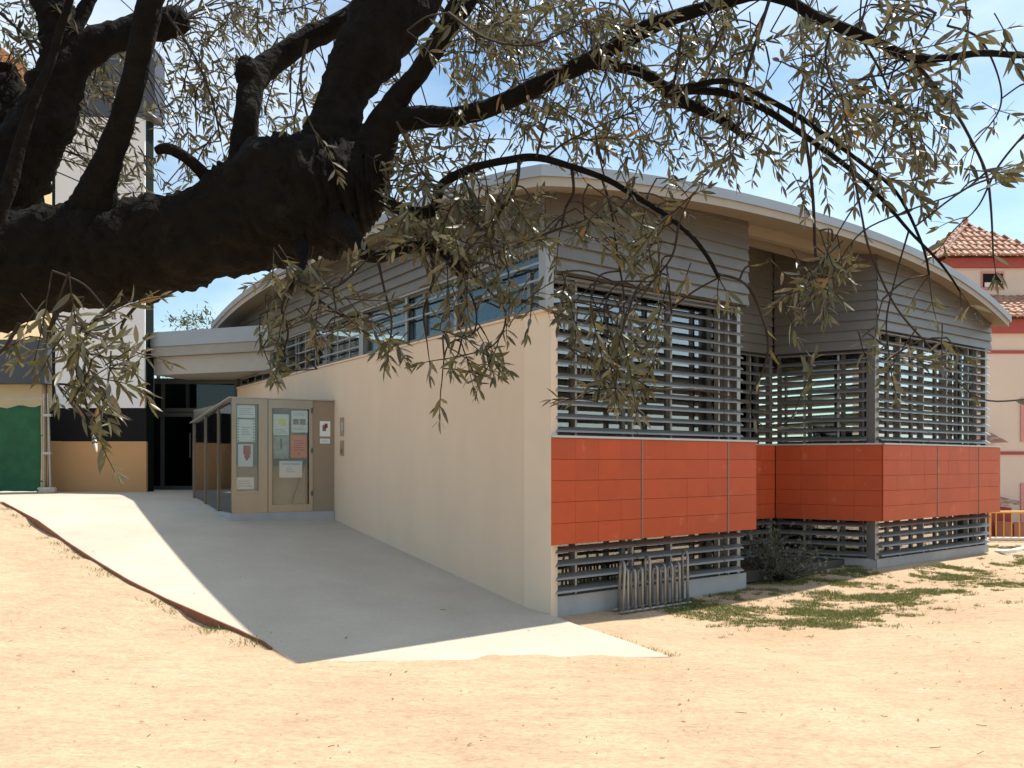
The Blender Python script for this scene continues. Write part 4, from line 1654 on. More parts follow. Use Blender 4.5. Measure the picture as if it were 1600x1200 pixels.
# thinner shoots that can be followed one by one
SHOOTS = [
    [(1425, 92, 8), (1445, 115, 7), (1490, 172, 6), (1515, 214, 5), (1540, 268, 5), (1548, 320, 4), (1552, 400, 3)],
    [(1205, -10, 7), (1188, 45, 6), (1172, 95, 6), (1158, 150, 5), (1152, 206, 4)],
    [(1252, 184, 7), (1262, 240, 6), (1270, 310, 6), (1274, 395, 5), (1282, 450, 3)],
    [(1066, 40, 6), (1060, 90, 5), (1052, 135, 4)],
    [(811, 250, 7), (806, 290, 6), (778, 338, 5), (752, 385, 5), (730, 430, 3)],
    [(893, 262, 6), (896, 300, 5), (884, 325, 5), (878, 352, 4)],
    [(990, 300, 5), (960, 332, 5), (890, 352, 5), (820, 378, 4), (770, 398, 3)],
    [(672, 392, 7), (678, 430, 6), (672, 455, 5), (662, 490, 4), (668, 540, 2)],
    [(1120, 428, 6), (1162, 442, 5), (1186, 482, 5), (1200, 540, 4), (1188, 590, 3), (1172, 620, 2), (1180, 655, 2), (1205, 668, 2), (1235, 655, 2), (1250, 620, 2)],
    [(1155, 438, 4), (1168, 416, 4), (1195, 424, 4), (1215, 452, 4), (1226, 478, 3)],
    [(1330, 250, 5), (1345, 330, 4), (1360, 395, 4), (1400, 480, 4), (1455, 545, 4), (1500, 600, 3), (1545, 626, 3), (1620, 622, 3)],
    [(1420, 360, 4), (1400, 430, 3), (1385, 500, 3), (1390, 560, 2)],
    [(1540, 270, 4), (1500, 300, 3), (1430, 325, 3), (1350, 360, 3), (1310, 410, 2)],
    [(1462, 20, 5), (1440, 60, 4), (1400, 110, 4), (1330, 130, 3), (1270, 200, 2)],
    [(1480, 40, 4), (1530, 60, 4), (1560, 120, 3), (1562, 170, 3), (1530, 215, 2)],
    [(940, 278, 5), (955, 330, 4), (965, 400, 4), (975, 470, 3), (968, 540, 3), (958, 590, 2)],
    [(1060, 352, 5), (1050, 400, 4), (1020, 440, 3), (990, 480, 3)],
    [(838, 246, 5), (850, 200, 4), (862, 165, 3)],
    [(850, 250, 5), (880, 225, 4), (930, 200, 3), (1000, 170, 3)],
    [(727, 420, 7), (760, 450, 5), (790, 490, 4), (770, 540, 3), (700, 560, 2)],
    [(700, 410, 5), (740, 470, 4), (740, 520, 3), (700, 540, 3), (690, 600, 2)],
    [(590, 404, 6), (600, 450, 4), (612, 500, 3), (608, 540, 3)],
    [(456, 450, 7), (440, 480, 5), (450, 520, 4), (440, 560, 3)],
    [(462, 440, 6), (500, 470, 5), (540, 495, 4), (570, 490, 3)],
    [(462, 440, 6), (520, 450, 4), (560, 420, 4)],
    [(200, 470, 8), (150, 500, 6), (120, 560, 5), (130, 620, 4), (150, 670, 3)],
    [(90, 490, 7), (70, 540, 5), (90, 600, 4), (120, 640, 3)],
    [(30, 505, 7), (10, 540, 5), (-20, 570, 4)],
    [(230, 460, 7), (190, 510, 5), (200, 560, 4), (215, 590, 3)],
    [(700, 20, 7), (760, 60, 5), (830, 70, 4), (900, 40, 3)],
    [(985, 20, 5), (1000, 60, 4)],
    [(260, 20, 6), (300, 80, 5), (330, 150, 4), (345, 220, 3)],
    [(480, 62, 6), (470, 120, 5), (480, 180, 4), (500, 220, 3)],
    [(0, 20, 6), (40, 60, 4), (60, 110, 3)],
    [(620, 190, 5), (640, 230, 4), (660, 270, 3), (690, 300, 2)],
    [(1100, 10, 5), (1120, 60, 4), (1090, 110, 3)],
    [(1300, 40, 5), (1290, 90, 4), (1310, 150, 3), (1360, 180, 2)],
    [(1342, 54, 5), (1380, 120, 4), (1400, 180, 3), (1440, 220, 3)],
    [(1600, 210, 4), (1560, 260, 4), (1530, 320, 3), (1500, 350, 2)],
    [(1360, 290, 4), (1330, 330, 3), (1300, 380, 2)],
]
near_twigs = {25: 1.55, 26: 1.5, 27: 1.5, 28: 1.6}
twigs = MB()
SHOOT_PTS = []
for k, sh in enumerate(SHOOTS):
    pts = []
    for (x, y, w) in sh:
        # follow the distance of the nearest limb on that bearing
        dist = 1.8
        if k in near_twigs:
            dist = near_twigs[k]
        elif x < 460 and y < 320:
            dist = 2.35
        elif x < 700:
            dist = 1.98
        elif x < 1000:
            dist = 1.92
        p = ray(x, y, dist + 0.03 * math.sin(k * 2.1 + y * .01))
        pts.append([p.x, p.y, p.z, 0.5 * w * dist / KP])
    c = catmull(pts, 6)
    twigs.tube([Vector(q[:3]) for q in c], [max(q[3] * 0.9, .0011) for q in c], 5, 0.0)
    for q in c[::2]:
        SKELETON.append((Vector(q[:3]), q[3]))
    SHOOT_PTS.append([Vector(q[:3]) for q in c])

LEAVES = []
random.seed(21)


def add_leaf(p, d, ln):
    n = (Vector((0, 0, 1)) * 0.5 + rvec()).normalized()
    LEAVES.append((p, frame_of(d, n), ln, random.random()))


def spray(p, d, length, leaf, droop=0.5, step=0.021, r=0.0016):
    """a leafy shoot: a drooping twig with pairs of leaves"""
    d = d.normalized()
    pts = [p.copy()]
    n = max(3, int(length / step))
    side = d.cross(rvec()).normalized()
    q = p.copy()
    for i in range(n):
        d = (d + Vector((0, 0, -1)) * droop * 0.10 + rvec() * 0.10).normalized()
        q = q + d * step
        pts.append(q.copy())
        if i == 0:
            continue
        s1 = side if i % 2 else d.cross(side)
        s1 = (s1 + rvec() * 0.35).normalized()
        for sg in (1, -1):
            if random.random() < 0.20:
                continue
            ld = (d * random.uniform(.6, 1.1) + s1 * sg * random.uniform(.55, .95) + rvec() * .25 + Vector((0, 0, -.04))).normalized()
            f = 0.65 + 0.45 * math.sin(math.pi * min(1.0, (i + 1) / n * 0.9 + .1))
            add_leaf(q, ld, leaf * f * random.uniform(.75, 1.15))
    add_leaf(q, d, leaf * .8)
    add_leaf(q, (d + rvec() * .5).normalized(), leaf * .7)
    twigs.tube(pts, [lerp(r, r * .5, i / (len(pts) - 1)) for i in range(len(pts))], 4, 0.0, cap=False)
    return pts


SK = np.array([list(p) for p, r in SKELETON])


USED = np.zeros(len(SK), dtype=int)


def connect(p):
    """thin shoot from the nearest limb to where a spray starts"""
    dd = np.linalg.norm(SK - np.array(p), axis=1)
    j = int(np.argmin(dd + USED * 0.05))
    USED[j] += 1
    if dd[j] < 0.03 or dd[j] > 0.45:
        return None
    s = Vector(SK[j])
    mid = (s + p) / 2 + Vector((0, 0, 0.10 * dd[j])) + rvec() * 0.08 * dd[j]
    c = catmull([[*s], [*mid], [*p]], 5)
    twigs.tube([Vector(x) for x in c], [0.0022] * len(c), 4, 0.0, cap=False)
    return (p - mid).normalized()


# foliage masses as seen: centre x, y, half-width, half-height, shoots, nearest and farthest distance, leaf length, mean direction
MASSES = [
    (45, 45, 75, 60, 12, 2.3, 3.0, .058, (0.2, 0, -.3)),
    (150, 190, 55, 110, 20, 2.5, 3.1, .060, (0.1, 0, -.6)),
    (190, 265, 60, 40, 9, 2.4, 2.8, .060, (0.3, 0, -.2)),
    (310, 60, 85, 75, 19, 2.4, 3.2, .058, (0, 0, -.5)),
    (300, 190, 70, 60, 15, 2.4, 3.1, .058, (0, 0, -.5)),
    (310, 285, 45, 25, 5, 2.4, 2.8, .055, (.2, 0, .2)),
    (460, 170, 65, 65, 15, 2.4, 3.2, .058, (.2, 0, -.4)),
    (440, 30, 90, 50, 13, 2.5, 3.3, .058, (.2, 0, -.4)),
    (640, 240, 50, 60, 13, 2.0, 2.6, .055, (.3, 0, -.4)),
    (600, 90, 40, 90, 7, 2.4, 3.0, .055, (.2, 0, -.5)),
    (745, 55, 70, 70, 22, 1.9, 2.7, .060, (.2, 0, -.5)),
    (850, 60, 90, 70, 27, 1.9, 2.8, .060, (.2, 0, -.5)),
    (985, 60, 80, 65, 20, 1.8, 2.7, .058, (.2, 0, -.5)),
    (880, 170, 110, 55, 18, 1.9, 2.5, .055, (.2, 0, -.6)),
    (720, 230, 60, 50, 9, 1.95, 2.3, .052, (.1, 0, -.4)),
    (1000, 190, 60, 60, 9, 1.8, 2.4, .055, (.2, 0, -.6)),
    (1120, 60, 70, 60, 13, 1.75, 2.4, .058, (.2, 0, -.6)),
    (1150, 190, 70, 70, 13, 1.75, 2.2, .055, (.1, 0, -.7)),
    (1290, 90, 90, 70, 15, 1.7, 2.2, .060, (.4, 0, -.5)),
    (1330, 200, 90, 70, 15, 1.65, 2.1, .060, (.4, 0, -.6)),
    (1430, 60, 80, 60, 8, 1.6, 2.1, .060, (.4, 0, -.3)),
    (1430, 170, 60, 70, 9, 1.6, 2.0, .062, (.4, 0, -.5)),
    (1400, 280, 60, 50, 8, 1.6, 2.0, .060, (.4, 0, -.6)),
    (1560, 260, 50, 70, 4, 1.5, 1.8, .062, (.4, 0, -.2)),
    (1570, 120, 40, 60, 2, 1.5, 1.8, .055, (.4, 0, -.2)),
    (1230, 300, 60, 50, 3, 1.7, 2.0, .050, (0, 0, -.8)),
    (690, 330, 80, 50, 17, 1.85, 2.15, .058, (.2, 0, -.5)),
    (790, 340, 70, 55, 20, 1.8, 2.1, .058, (.2, 0, -.5)),
    (680, 385, 70, 30, 9, 1.8, 2.0, .055, (.2, 0, -.6)),
    (970, 365, 75, 45, 14, 1.75, 1.95, .055, (0, 0, -.8)),
    (1050, 290, 40, 30, 6, 1.8, 2.0, .052, (.2, 0, -.2)),
    (1045, 430, 40, 30, 4, 1.7, 1.85, .055, (0, 0, -.8)),
    (1265, 435, 55, 45, 12, 1.65, 1.85, .055, (-.1, 0, -.8)),
    (1310, 400, 40, 20, 5, 1.65, 1.85, .052, (.2, 0, -.2)),
    (465, 440, 55, 40, 11, 1.85, 2.05, .056, (.1, 0, -.6)),
    (510, 500, 55, 30, 9, 1.85, 2.0, .052, (.2, 0, -.5)),
    (430, 480, 35, 30, 6, 1.9, 2.05, .052, (-.2, 0, -.5)),
    (560, 480, 25, 20, 3, 1.85, 1.95, .050, (.4, 0, .1)),
    (608, 545, 22, 22, 5, 1.75, 1.85, .058, (0, 0, -.9)),
    (445, 565, 30, 18, 4, 1.8, 1.95, .058, (0, 0, -.7)),
    (700, 450, 50, 40, 6, 1.75, 1.9, .052, (.1, 0, -.7)),
    (730, 540, 70, 40, 10, 1.7, 1.85, .050, (.3, 0, -.5)),
    (800, 460, 50, 50, 10, 1.7, 1.9, .052, (.3, 0, -.4)),
    (860, 470, 35, 30, 5, 1.7, 1.9, .052, (.2, 0, -.3)),
    (910, 490, 40, 40, 6, 1.68, 1.82, .055, (-.1, 0, -.8)),
    (965, 565, 60, 40, 13, 1.62, 1.8, .056, (0, 0, -.7)),
    (985, 500, 50, 35, 8, 1.65, 1.8, .055, (0, 0, -.7)),
    (925, 600, 45, 18, 4, 1.65, 1.8, .050, (-.3, 0, -.4)),
    (1440, 555, 55, 18, 4, 1.6, 1.75, .055, (.4, 0, -.2)),
    (1350, 520, 30, 40, 2, 1.6, 1.75, .050, (0, 0, -.8)),
    (150, 530, 70, 35, 9, 1.45, 1.65, .060, (.3, 0, -.5)),
    (70, 535, 50, 30, 6, 1.45, 1.65, .060, (-.1, 0, -.5)),
    (130, 615, 50, 30, 9, 1.42, 1.6, .062, (.1, 0, -.9)),
    (185, 570, 40, 25, 6, 1.45, 1.6, .058, (.6, 0, -.2)),
    (-90, 100, 80, 120, 10, 2.4, 3.0, .060, (0, 0, -.5)),
    (600, -120, 600, 90, 46, 2.0, 3.0, .062, (0, 0, -.4)),
    (1300, -110, 350, 80, 20, 1.7, 2.4, .062, (.2, 0, -.4)),
    (1720, 120, 90, 150, 8, 1.6, 2.0, .062, (.3, 0, -.4)),
    (-350, -100, 250, 220, 26, 2.3, 3.1, .062, (-.2, 0, -.3)),
    (200, 110, 50, 60, 8, 2.6, 3.2, .058, (0, 0, -.4)),
]
for (cx, cy, rx, ry, cnt, d0, d1, leaf, md) in MASSES:
    for k in range(int(cnt * ((1.7 if cx > 1180 else 2.2) if cy < 260 else 1.5 if 600 < cx < 860 and cy < 400 else 1.15))):
        an, rr = random.uniform(0, 2 * math.pi), math.sqrt(random.random())
        x, y = cx + rx * rr * math.cos(an), cy + ry * rr * math.sin(an)
        dist = random.uniform(d0, d1)
        ln = random.uniform(0.07, 0.15) if rx < 60 else random.uniform(0.10, 0.22)
        d = (Vector(md) + rvec() * 0.75).normalized()
        p = ray(x, y, dist) - d * ln * 0.5
        if random.random() < 0.55:
            cdv = connect(p)
            if cdv:
                d = (d + cdv * .4).normalized()
        spray(p, d, ln, leaf * (0.74 if cy < 300 else 0.80), droop=0.22, step=0.0185)
# unseen crown over and behind the viewpoint, added to shade the library and ramp
limb('branch', [], n=12, seed=22.0, pre=[(-2.35, 2.44, 1.45, .22), (-2.2, 1.9, 2.2, .17), (-1.9, 1.0, 2.9, .12), (-1.5, 0.1, 3.4, .08), (-1.0, -1.0, 3.8, .04)])
limb('branch', [], n=12, seed=23.0, pre=[(-2.45, 2.48, 1.2, .22), (-3.0, 2.0, 2.2, .16), (-3.6, 1.2, 3.0, .11), (-4.0, 0.4, 3.6, .06)])
limb('branch', [], n=12, seed=24.0, pre=[(-2.35, 2.44, 1.45, .2), (-1.6, 1.2, 2.7, .14), (-.4, -0.4, 3.5, .10), (.9, -1.8, 4.1, .06), (1.6, -2.6, 4.4, .03)])
for k in range(1500):
    an, rr = random.uniform(0, 2 * math.pi), math.sqrt(random.random())
    p = Vector((-1.7 + 4.4 * rr * math.cos(an), -1.2 + 3.4 * rr * math.sin(an), random.uniform(2.35, 5.0) - 0.6 * rr))
    if p.y > -.2 and p.z < EYE + .66 * p.y + .55 and abs(p.x) < .75 * p.y + .8:
        continue
    if p.z < 2.75 and -1.6 < p.x < 2.8 and p.y > -2:
        continue
    if (p - Vector((0, 0, EYE))).length < .8 or p.y > 1.9:
        continue
    spray(p, (rvec() + Vector((0, 0, -.3))).normalized(), random.uniform(.16, .30), .066, droop=.3, step=.028)
# scattered single leaves on the longer shoots
for c in SHOOT_PTS:
    for i in range(3, len(c), 3):
        if random.random() < .35:
            d = (c[i] - c[i - 1]).normalized()
            add_leaf(c[i], (d + rvec() * .9).normalized(), random.uniform(.035, .055))

for c in SHOOT_PTS:
    d = (c[-1] - c[-3]).normalized()
    spray(c[-1], d, random.uniform(.06, .11), .046, droop=.3, step=.019)
    for f in (.55, .8):
        if random.random() < .6:
            i = int(len(c) * f)
            spray(c[i], ((c[i] - c[i - 1]).normalized() + rvec() * .9).normalized(), random.uniform(.06, .10), .044, droop=.3, step=.019)
for p, d in TIPS:
    spray(p, d, random.uniform(.07, .12), .046, droop=.3, step=.019)
    spray(p, (d + rvec() * .8).normalized(), random.uniform(.05, .09), .042, droop=.3, step=.019)
tw_o = twigs.build('twigs', 'twig', tree)
tw_o['kind'] = 'stuff'


def seen_size(l):
    p = l[0]
    x, y = 800 + KP * p.x / p.y, HOR - KP * (p.z - EYE) / p.y
    inside = 10 < x < 1590 and 10 < y < 1190
    # how broad the leaf lies to the viewer
    nrm = Vector((l[1][0][2], l[1][1][2], l[1][2][2]))
    view = (p - Vector((0, 0, EYE))).normalized()
    return (l[2] / p.y) * (0.35 + abs(nrm.dot(view))) if inside else 0.0


LEAVES.sort(key=seen_size, reverse=True)
me = bpy.data.meshes.new('leaf')
me.from_pydata(LV.tolist(), [], LF)
me.polygons.foreach_set('use_smooth', [True] * len(LF))
me.materials.append(M['olive_leaf'])
for (p, R3, s, rnd) in LEAVES[:300]:
    o = bpy.data.objects.new('leaf', me)
    SC.collection.objects.link(o)
    o.parent = tree
    o.matrix_parent_inverse = tree.matrix_basis.inverted()
    o.matrix_basis = Matrix.Translation(p) @ R3.to_4x4() @ Matrix.Scale(s, 4)
cr = bake_leaves('crown', LEAVES[300:], 'olive_leaf', tree)
cr['kind'] = 'stuff'
print('olive leaves', len(LEAVES))

# ------------------------------------------------------------------ shrub in the recess
random.seed(5)


def make_shrub(name, loc, h, w, label):
    root = empty(name, loc)
    tag(root, label, 'shrub')
    st = MB()
    lv = []
    base = Vector(loc)
    for k in range(120):
        an = random.uniform(0, 2 * math.pi)
        el = random.uniform(.25, 1.45)
        d = Vector((math.cos(an) * math.cos(el), math.sin(an) * math.cos(el), math.sin(el)))
        L = (h * math.sin(el) + w * math.cos(el)) * random.uniform(.65, 1.08)
        pts = [base + Vector((random.uniform(-.1, .1), random.uniform(-.1, .1), 0))]
        n = 9
        for i in range(n):
            d = (d + rvec() * .16 + Vector((0, 0, .03))).normalized()
            pts.append(pts[-1] + d * L / n)
            if i > 1:
                for q in range(7):
                    ld = (d + rvec() * .9).normalized()
                    lv.append((pts[-1] + rvec() * .012, frame_of(ld, rvec()), random.uniform(.025, .05), random.random()))
        st.tube(pts, [lerp(.006, .0015, i / n) for i in range(n + 1)], 4, cap=False)
    st.build('stems', 'twig', root)['kind'] = 'stuff'
    bake_leaves('foliage', lv, 'shrub_leaf', root)['kind'] = 'stuff'


sp = P2(4.25, 0.25)
make_shrub('rosemary_shrub', (sp.x, sp.y, ground_z(*sp) - .02), 0.70, 0.62, 'wiry grey green shrub growing in the recess between the tiled bays')

# ------------------------------------------------------------------ yellow railing, kerb and villa on the right
RY = 15.9
rl = empty('yellow_railing', (9.7, RY, 0))
tag(rl, 'low yellow railing with thin uprights beyond the library corner', 'railing')
b = MB()
b.tube([(9.68, RY, 0.0), (9.68, RY, .59)], 0.022, 8)
b.tube([(13.2, RY - .1, 0.0), (13.2, RY - .1, .59)], 0.022, 8)
b.build('post', 'yellow', rl)
b = MB()
b.tube([(9.66, RY, .59), (13.2, RY - .1, .60)], 0.024, 8)
b.build('top_rail', 'yellow', rl)
b = MB()
b.tube([(9.66, RY, .06), (13.2, RY - .1, .06)], 0.024, 8)
b.build('bottom_rail', 'white_paint', rl)
x = 9.80
while x < 13.1:
    b = MB()
    b.tube([(x, RY - (x - 9.7) * .0285, .06), (x, RY - (x - 9.7) * .0285, .59)], 0.010, 6)
    b.build('baluster', 'yellow', rl)
    x += 0.155
b = MB()
b.box(9.6, 13.4, RY + .06, RY + .5, -1.5, .03)
b.build('kerb_wall', 'foot', rl)
b = MB()
pts = [(8.75, 14.05), (9.15, 14.25), (9.55, 14.62), (10.1, 14.85)]
for p, q in zip(pts[:-1], pts[1:]):
    b.slab(p, q, 0, .12, -.05, ground_z(*p) + .045)
tag(b.build('garden_kerb', 'white_paint'), 'short pale kerb on the grass at the library end', 'kerb')

VY = 27.0
vl = empty('villa', (16, VY, 0))
tag(vl, 'pink plastered villa with clay tile roofs and red trim', 'house')
ks = VY / KP


def vx(px, y=VY):
    return (px - 800) * y / KP


def vz(py, y=VY):
    return EYE + (HOR - py) * y / KP


b = MB()
b.box(vx(1470), vx(1760), VY, VY + 7, -1.6, vz(512))
b.build('wall', 'villa_wall', vl)
T_Y = 29.0
tx0, tx1 = vx(1484, T_Y), vx(1598, T_Y) + .35
tcx = vx(1541, T_Y + 1.6)
b = MB()
b.box(tx0, tx1, T_Y, T_Y + 3.3, 3, vz(412, T_Y))
tww = b.build('tower', 'villa_wall', vl)
b = MB()
b.box(tx0 - .12, tx1 + .12, T_Y - .12, T_Y + 3.4, vz(419, T_Y), vz(404, T_Y))
b.build('tower_cornice', 'villa_red', tww)
b = MB()
b.box(vx(1460), vx(1765), VY - .14, VY + 7, vz(521), vz(500))
b.build('cornice', 'villa_red', vl)
for py in (550, 708):
    b = MB()
    b.box(vx(1470), vx(1760), VY - .04, VY + .01, vz(py + 2.5), vz(py - 2.5))
    b.build('string_course', 'villa_red', vl)


def clay_roof(b, c0, c1, apex0, apex1, step_u=0.24, step_v=0.34):
    """half-round tiles laid on a sloping panel: eave c0-c1, ridge apex0-apex1"""
    c0, c1, apex0, apex1 = map(Vector, (c0, c1, apex0, apex1))
    Lu = (c1 - c0).length
    Lv = (((apex0 + apex1) / 2) - ((c0 + c1) / 2)).length
    nu, nv = max(2, int(Lu / step_u)), max(2, int(Lv / step_v))
    nrm = (c1 - c0).cross(apex0 - c0).normalized()
    if nrm.z < 0:
        nrm = -nrm
    b.quad(c0, c1, apex1, apex0)
    ud = (c1 - c0).normalized()
    mid = (c0 + c1) / 2
    vd = (((apex0 + apex1) / 2) - mid)
    vd = (vd - ud * vd.dot(ud)).normalized()
    for j in range(nv):
        f0, f1 = j / nv, (j + 1.15) / nv
        l, r = c0.lerp(apex0, f0), c1.lerp(apex1, f0)
        w = (r - l).length
        n = max(1, int(w / step_u))
        for i in range(n):
            s = l.lerp(r, (i + .5) / n) + rvec() * .012
            e = s + vd * (Lv / nv) * 1.12
            rad0, rad1 = step_u * .46, step_u * .38
            ring = []
            for (pt, rad, lift) in ((s, rad0, .035), (e, rad1, .0)):
                ring.append([pt + nrm * (lift + rad * .75 * math.sin(math.pi * k / 4)) - ud * rad * math.cos(math.pi * k / 4) for k in range(5)])
            for k in range(4):
                b.quad(ring[0][k], ring[0][k + 1], ring[1][k + 1], ring[1][k])
            b.quad(*ring[0][::-1])


b = MB()
e0, e1 = tx0 - .45, tx1 + .45
ez = vz(405, T_Y) + .02
ap = Vector(((e0 + e1) / 2, T_Y + 1.65, vz(352, T_Y + 1.6)))
cs = [Vector((e0, T_Y - .4, ez)), Vector((e1, T_Y - .4, ez)), Vector((e1, T_Y + 3.7, ez)), Vector((e0, T_Y + 3.7, ez))]
for k in range(4):
    clay_roof(b, cs[k], cs[(k + 1) % 4], ap, ap)
b.build('tower_roof', 'clay', tww)['kind'] = 'stuff'
b = MB()
b.tube([ap - Vector((0, 0, .05)), ap + Vector((0, 0, .12)), ap + Vector((0, 0, .2)), ap + Vector((0, 0, .34))], [.13, .08, .13, .03], 8)
b.build('finial', 'terracotta', tww, True)
b = MB()
ez = vz(500) + .02
clay_roof(b, (vx(1455), VY - .45, ez), (vx(1770), VY - .45, ez), (vx(1500), VY + 3.2, ez + 1.75), (vx(1730), VY + 3.2, ez + 1.75))
b.build('main_roof', 'clay', vl)['kind'] = 'stuff'
b = MB()
wx0, wx1 = vx(1535, T_Y), vx(1566, T_Y)
b.box(wx0 - .06, wx1 + .06, T_Y - .03, T_Y + .005, vz(453, T_Y), vz(424, T_Y))
wf = b.build('tower_window', 'villa_pale_red', tww)
b = MB()
b.box(wx0, wx1, T_Y - .045, T_Y - .032, vz(449, T_Y), vz(428, T_Y))
b.build('window_pane', 'tower_black', wf)
b = MB()
b.box(wx0 + .05, wx0 + .33, T_Y - .07, T_Y - .047, vz(449, T_Y), vz(442, T_Y))
b.box(wx0 + .40, wx1 - .05, T_Y - .07, T_Y - .047, vz(449, T_Y), vz(442, T_Y))
b.build('window_box', 'white_paint', wf)
for (y0, y1) in ((690, 622), (836, 755)):
    b = MB()
    b.box(vx(1594), vx(1650), VY - .05, VY + .01, vz(y0), vz(y1))
    f = b.build('window_surround', 'villa_pale_red', vl)
    b = MB()
    b.box(vx(1602), vx(1642), VY - .06, VY - .052, vz(y0 - 5), vz(y1 + 6))
    b.build('window_pane', 'tower_black', f)
b = MB()
b.box(vx(1530), vx(1566), VY - .5, VY - .02, -1.5, vz(792))
pf = b.build('porch', 'villa_red', vl)
b = MB()
b.hexa([(vx(1525), VY - .8, vz(692)), (vx(1554), VY - .8, vz(692)), (vx(1554), VY, vz(692)), (vx(1525), VY, vz(692))],
       [(vx(1525), VY - .7, vz(689)), (vx(1550), VY - .7, vz(689)), (vx(1548), VY, vz(676)), (vx(1525), VY, vz(676))])
b.build('window_hood', 'clay', vl)
b = MB()
b.hexa([(vx(1540), VY - .9, vz(790)), (vx(1571), VY - .9, vz(785)), (vx(1571), VY, vz(785)), (vx(1540), VY, vz(790))],
       [(vx(1540), VY - .8, vz(786)), (vx(1569), VY - .8, vz(781)), (vx(1564), VY, vz(776)), (vx(1540), VY, vz(776))])
b.build('porch_roof', 'clay', vl)
for k, (x0, x1, y1, lab) in enumerate(((1570, 1581, 818, 'narrow terracotta box by the villa wall behind the railing'),
                                       (1584, 1612, 820, 'wide terracotta planter by the villa wall behind the railing'))):
    b = MB()
    y0 = VY - 1.3
    b.hexa([(vx(x0 + 1, y0), y0, -1.27), (vx(x1 - 1, y0), y0, -1.27), (vx(x1 - 1, y0), y0 + .5, -1.27), (vx(x0 + 1, y0), y0 + .5, -1.27)],
           [(vx(x0, y0), y0 - .03, vz(y1, y0)), (vx(x1, y0), y0 - .03, vz(y1, y0)), (vx(x1, y0), y0 + .53, vz(y1, y0)), (vx(x0, y0), y0 + .53, vz(y1, y0))])
    b.box(vx(x0 - 1, y0), vx(x1 + 1, y0), y0 - .05, y0 + .55, vz(y1, y0) + .002, vz(y1 - 2, y0))
    tag(b.build('planter', 'terracotta'), lab, 'planter', 'planters by the villa')


# ------------------------------------------------------------------ trees far behind the canopy
def far_tree(px, py, dist, h, label, seed):
    random.seed(seed)
    x = (px - 800) * dist / KP
    top = EYE + (HOR - py) * dist / KP
    root = empty('distant_tree', (x, dist, 0))
    tag(root, label, 'tree', 'trees beyond the canopy')
    b = MB()
    b.tube([(x, dist, -.2), (x + .1, dist, top * .4), (x, dist, top * .75)], [.28, .2, .08], 8, 0.1)
    b.build('trunk', 'bark', root, True)
    lv = []
    for k in range(50):
        c = Vector((x, dist, top - h * .5)) + Vector((rvec().x * h * .5, rvec().y * h * .5, rvec().z * h * .48))
        for j in range(34):
            lv.append((c + rvec() * random.uniform(0, .55), frame_of(rvec(), rvec()), random.uniform(.18, .34), random.random()))
    bake_leaves('crown', lv, 'tree_leaf', root)['kind'] = 'stuff'


far_tree(247, 508, 42, 4.0, 'small distant tree top over the left of the canopy', 31)
far_tree(343, 494, 45, 3.6, 'small distant tree top beside the arched roof end', 32)

# ------------------------------------------------------------------ grass and pebbles
random.seed(11)
GV = np.array([(0, -.06, 0), (0, .06, 0), (.55, .05, .02), (.55, -.05, .02), (1, 0, -.06)])
GF = [(0, 3, 2, 1), (3, 4, 2)]


def grass_cover(x, y):
    """share of the ground that is grassed at a place"""
    a, t = AT(x, y)
    n1 = noise.noise(Vector((x * .9, y * 2.2, 1.7)))
    n2 = noise.noise(Vector((x * 3.0, y * 5.0, 7.7)))
    n3 = noise.noise(Vector((x * 9.0, y * 14.0, 3.1)))
    v = n1 * .65 + n2 * .50 + n3 * .45
    c = 0.0
    if t < 0.4 and a > .3:
        # a green band in the lee of the building, thinning out towards the open sand
        band = sstep(a, .6, 2.4) * (1 - sstep(-t, 0.9 + .10 * min(a, 7), 1.7 + .16 * min(a, 8)))
        c = (v + .34 * band - .12 - .13 - .20 * sstep(a, 5.5, 9.0)) * 2.9 * min(1.0, band * 3)
    if a < -4.5:
        c = max(c, (v - .02) * 2.6 * sstep(t, 1.5, 3.5) * sstep(-a, 4.5, 6.0))
    return max(0.0, min(1.0, c))


gl = []
tries = 0
while len(gl) < 120000 and tries < 560000:
    tries += 1
    r = random.random()
    if r < .93:
        a, t = random.uniform(.3, 11.5), random.uniform(-2.9, .3)
        if 0 < a < 3.45 and t > .1:
            continue
        if a > 6.2 and t > -.35 and a < 10:
            continue
        p = P2(a, t)
    else:
        p = Vector((random.uniform(-9.5, -4.0), random.uniform(9.0, 14.5)))
    if random.random() > grass_cover(*p):
        continue
    z = ground_z(*p) - .004
    d = (Vector((0, 0, 1)) + rvec() * .95)
    d.z = abs(d.z) * .8 + .15
    gl.append((Vector((p.x, p.y, z)), frame_of(d, rvec()), random.uniform(.02, .05), random.random()))
# tufts along the foot of the ramp edging and the right ramp edge
for i in range(3, len(RAMP_EDGE) - 8):
    if random.random() < .55:
        p = RAMP_EDGE[i] + Vector((-.05, -.05))
        for k in range(60):
            q = p + Vector((random.gauss(0, .10), random.gauss(0, .06)))
            d = Vector((0, 0, 1)) + rvec() * .8
            gl.append((Vector((q.x, q.y, ground_z(*q) - .004)), frame_of(d, rvec()), random.uniform(.025, .06), random.random()))
for i in range(500):
    f = random.random()
    p = RAMP_R[2].lerp(RAMP_R[0], f) + Vector((abs(random.gauss(0, .05)) + .01, abs(random.gauss(0, .04))))
    if noise.noise(Vector((p.x * 6, p.y * 6, 0))) < -.05:
        continue
    d = Vector((0, 0, 1)) + rvec() * .8
    gl.append((Vector((p.x, p.y, ground_z(*p) - .004)), frame_of(d, rvec()), random.uniform(.02, .045), random.random()))
g = bake_leaves('grass', gl, 'grass', None, (GV, GF))
tag(g, 'thin patchy grass on the sandy ground', 'grass', None, 'stuff')
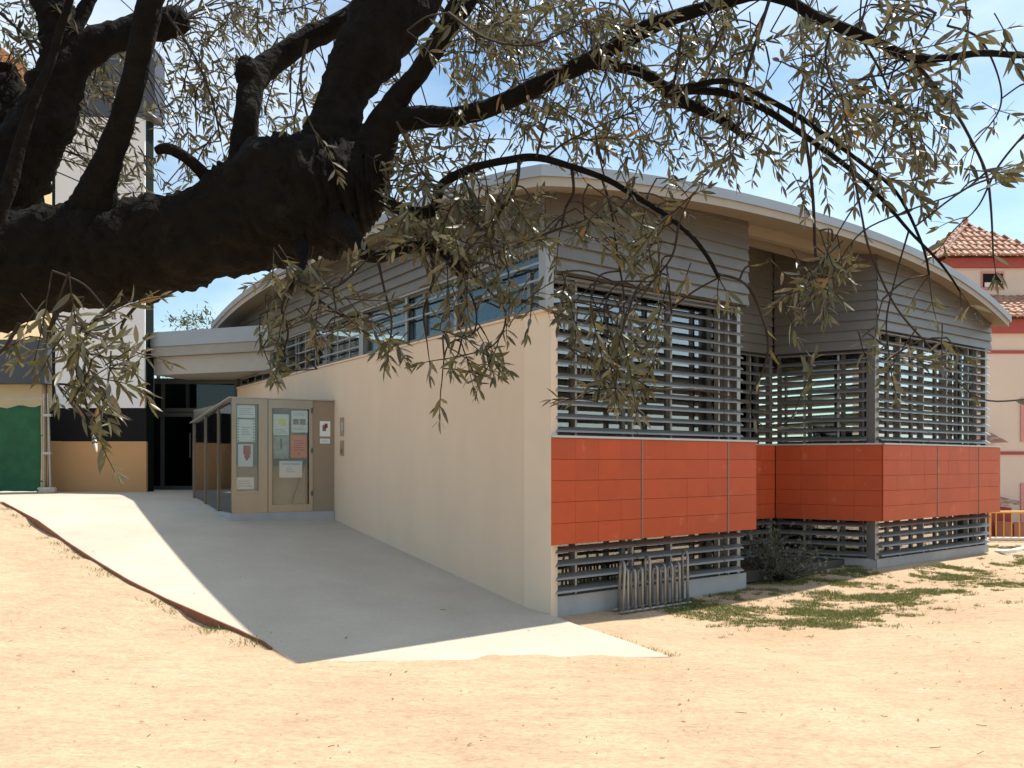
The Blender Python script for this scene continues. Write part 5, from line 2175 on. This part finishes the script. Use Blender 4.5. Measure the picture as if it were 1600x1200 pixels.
print('grass', len(gl))

pb = MB()
for k in range(1500):
    x, y = random.uniform(-6, 7), random.uniform(3.6, 10.5) ** 1.0
    a, t = AT(x, y)
    q = (Vector((a, t)) - L0).dot(EN)
    if (q > 0 and a < 0.9) or (t > -.1 and a > 0):
        continue
    s = random.choice((.003, .003, .004, .005, .006, .009))
    c = Vector((x, y, ground_z(x, y) + s * .2))
    st = [c + Vector((math.cos(2.1 * i + k) * s * random.uniform(.7, 1.3), math.sin(2.1 * i + k) * s * random.uniform(.7, 1.3), -s * .3)) for i in range(3)]
    tp = c + Vector((0, 0, s * random.uniform(.4, .8)))
    for i in range(3):
        pb.quad(st[i], st[(i + 1) % 3], tp)
tag(pb.build('pebbles', 'stone'), 'small pebbles and grit scattered on the sandy ground', 'pebbles', None, 'stuff')

# ------------------------------------------------------------------ fallen olive leaves and bits of twig
random.seed(44)
ll = []
tb = MB()
for k in range(420):
    x, y = random.uniform(-6, 7), random.uniform(3.8, 10.0)
    a, t = AT(x, y)
    if (t > -.1 and a > 0):
        continue
    q = (Vector((a, t)) - L0).dot(EN)
    on = q > 0.1 and a < 0.6 and a > -4.2 and t > -1.6
    z = (ramp_z(t) + .006) if on else ground_z(x, y) + .007
    if on and random.random() < .85:
        continue
    d = rvec()
    d.z *= .15
    if random.random() < .8:
        ll.append((Vector((x, y, z)), frame_of(d, (Vector((0, 0, 1)) + rvec() * .35)), random.uniform(.03, .055), random.random()))
    else:
        p = Vector((x, y, z))
        d.normalize()
        tb.tube([p, p + d * random.uniform(.015, .03), p + d * random.uniform(.035, .075) + rvec() * .008], .0018, 4)
lm = leaf_material('dry_leaf', (0.16, 0.10, 0.05), (0.20, 0.14, 0.08), (0.24, 0.12, 0.04), 0.2, 0.1, 0.7)
g = bake_leaves('leaf_litter', ll, lm, None)
tag(g, 'dry olive leaves strewn over the sandy ground', 'leaf litter', None, 'stuff')
tag(tb.build('twig_litter', 'twig'), 'broken twigs lying on the sandy ground', 'twig litter', None, 'stuff')
